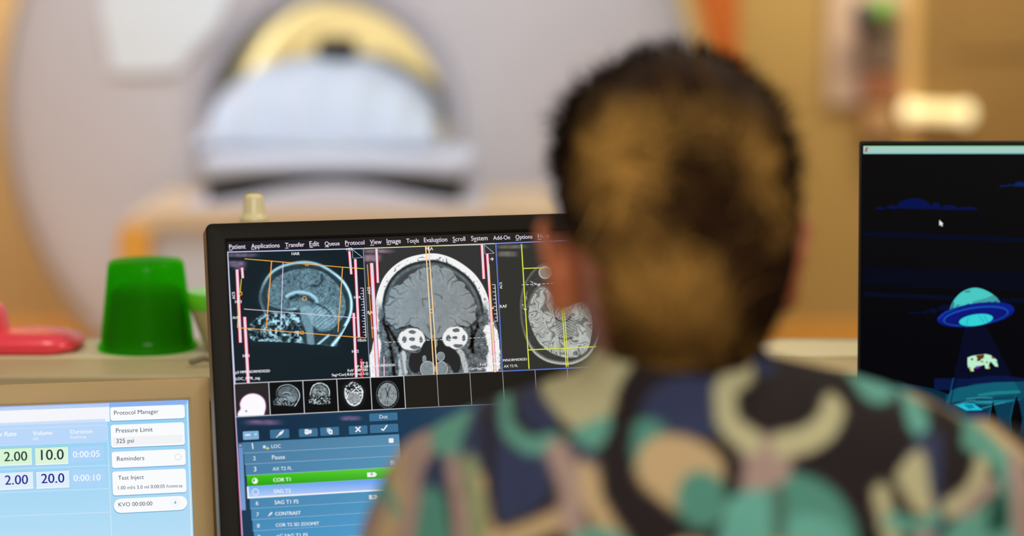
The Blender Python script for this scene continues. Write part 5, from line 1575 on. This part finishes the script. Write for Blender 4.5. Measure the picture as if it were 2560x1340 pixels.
P_poly([(1068, 1150), (1090, 1100), (1180, 1050), (1230, 1035), (1180, 1110), (1150, 1160), (1100, 1165)], TEAL)
P_poly([(985, 1125), (1070, 1040), (1190, 1010), (1215, 1030), (1130, 1062), (1060, 1112)], KH)
P_poly([(1150, 1150), (1165, 1105), (1235, 1040), (1250, 1130), (1235, 1190), (1190, 1190)], NAVY)
P_poly([(1050, 1245), (1062, 1185), (1100, 1165), (1120, 1185), (1112, 1250), (1080, 1250)], NAVY)
P_poly([(1040, 1400), (1045, 1290), (1062, 1235), (1105, 1245), (1122, 1310), (1125, 1400)], DKT)
P_band([(975, 1190), (985, 1290), (940, 1400)], 46, TAN)
P_band([(900, 1330), (950, 1270), (985, 1310)], 26, TEAL)
P_band([(1130, 1175), (1150, 1270), (1160, 1400)], 40, MAU)
P_band([(1175, 1170), (1192, 1260), (1195, 1400)], 40, (150, 164, 124))
P_band([(1200, 1195), (1225, 1270), (1225, 1400)], 20, TAN)
P_band([(1218, 1040), (1222, 1160), (1236, 1280)], 26, BK)
P_poly([(1240, 1130), (1300, 1130), (1375, 1140), (1375, 1200), (1360, 1240), (1300, 1280), (1245, 1290)], NAVY)
P_poly([(1295, 1060), (1290, 1015), (1345, 1010), (1400, 1040), (1380, 1085), (1320, 1082)], NAVY)
P_band([(1262, 1045), (1270, 1090), (1325, 1118), (1388, 1104)], 36, TEAL)
P_band([(1235, 1340), (1300, 1320), (1390, 1278)], 48, TAN)
P_band([(1396, 1130), (1425, 1200), (1430, 1280), (1480, 1400)], 62, MAU)
P_band([(1465, 1130), (1480, 1230), (1540, 1330)], 50, TAN)
P_poly([(1340, 1010), (1370, 955), (1440, 925), (1560, 915), (1700, 880), (1640, 935), (1560, 1000), (1500, 1080), (1440, 1080), (1390, 1050)], KH)
P_poly([(1425, 1085), (1480, 1060), (1530, 1050), (1500, 1110), (1450, 1115)], TEAL)
P_band([(1442, 1115), (1480, 1135)], 30, NAVY)
P_band([(1440, 1330), (1500, 1310), (1560, 1350)], 40, TEAL)
P_poly([(1480, 840), (1620, 850), (1690, 870), (1640, 920), (1560, 915), (1490, 925)], (158, 152, 108))
# big ring in the middle of the back
P_disc((1800, 1120), 278, BK)
P_poly([(1600, 1080), (1620, 1000), (1700, 960), (1800, 960), (1810, 1060), (1750, 1085), (1660, 1075)], NAVY)
P_poly([(1575, 1120), (1590, 1055), (1640, 1050), (1660, 1075), (1620, 1120), (1600, 1170)], DKT)
P_poly([(1590, 1180), (1600, 1110), (1660, 1078), (1740, 1090), (1795, 1130), (1790, 1190), (1740, 1190), (1690, 1250), (1660, 1240)], TAN)
P_disc((1745, 1225), 62, DKT, 68)
P_band([(1610, 1400), (1700, 1340), (1790, 1360)], 40, TAN)
P_poly([(1690, 880), (1760, 890), (1850, 905), (1900, 930), (1820, 960), (1720, 955), (1660, 935)], (34, 34, 48))
# teal mound, mauve trunk and khaki hook
P_disc((1962, 1335), 166, DKT, 172)
P_poly([(1790, 1400), (1800, 1250), (1850, 1200), (1910, 1190), (1918, 1400)], LTE)
P_poly([(1950, 1400), (1952, 1280), (2020, 1260), (2090, 1300), (2110, 1400)], LTE)
P_band([(1934, 1210), (1934, 1330)], 36, (78, 112, 100))
P_band([(1900, 1345), (1990, 1340)], 40, (170, 164, 108))
P_poly([(1838, 1090), (1880, 1075), (1950, 1085), (1972, 1130), (1955, 1180), (1890, 1200), (1845, 1195), (1850, 1140)], MAU)
P_band([(1880, 946), (1832, 970), (1812, 1010), (1826, 1060), (1872, 1092)], 56, KH)
P_band([(1950, 1100), (2000, 1092), (2056, 1066), (2088, 1030)], 58, KH)
P_disc((1940, 1000), 58, (44, 36, 38))
P_poly([(1900, 930), (1950, 915), (1990, 935), (1960, 960), (1910, 960)], NAVY)
# right shoulder
P_poly([(2030, 950), (2080, 925), (2160, 935), (2220, 965), (2230, 995), (2150, 985), (2080, 965)], TAN)
P_poly([(2170, 1000), (2190, 960), (2250, 960), (2300, 1000), (2290, 1030), (2230, 1035), (2190, 1025)], LTE)
P_disc((2322, 1012), 30, MAU)
P_disc((2314, 1066), 32, LTE, 38)
P_band([(2345, 1030), (2430, 1060), (2520, 1125), (2600, 1190)], 46, TAN)
P_poly([(2260, 1150), (2290, 1110), (2330, 1095), (2370, 1110), (2350, 1210), (2352, 1400), (2315, 1400), (2310, 1260), (2290, 1180)], NAVY)
P_poly([(2230, 1180), (2270, 1140), (2310, 1130), (2318, 1200), (2325, 1270), (2280, 1270), (2250, 1220)], KH)
P_band([(2190, 1215), (2205, 1290), (2240, 1400)], 44, KH)
P_band([(2215, 1280), (2280, 1300), (2330, 1290)], 40, TEAL)
P_poly([(2260, 1400), (2270, 1325), (2320, 1320), (2340, 1400)], MAU)
P_band([(2370, 1265), (2430, 1235), (2480, 1175), (2490, 1120)], 44, KH)
P_poly([(2430, 1140), (2460, 1105), (2530, 1140), (2570, 1200), (2530, 1240), (2500, 1180)], TEAL)
P_band([(2400, 1290), (2450, 1250), (2500, 1230)], 34, MAU)
P_poly([(2350, 1400), (2365, 1310), (2440, 1280), (2500, 1250), (2540, 1220), (2545, 1400)], TEAL)
P_poly([(2470, 1330), (2490, 1260), (2530, 1250), (2530, 1330)], (36, 84, 72))
P_poly([(2555, 1200), (2600, 1190), (2640, 1400), (2550, 1400)], MAU)
# the print repeats more loosely below and round the sides
far = ss(1385, 1420, Y)
rep = vnoise(X / 85, Y / 85, 151)
pal = np.array([BK, NAVY, TEAL, KH, TAN, MAU], float)
idx = np.clip((rep * 6).astype(int), 0, 5)
colr = colr * (1 - far[:, None]) + pal[idx] * far[:, None]
setcol(top.data, linv(colr))
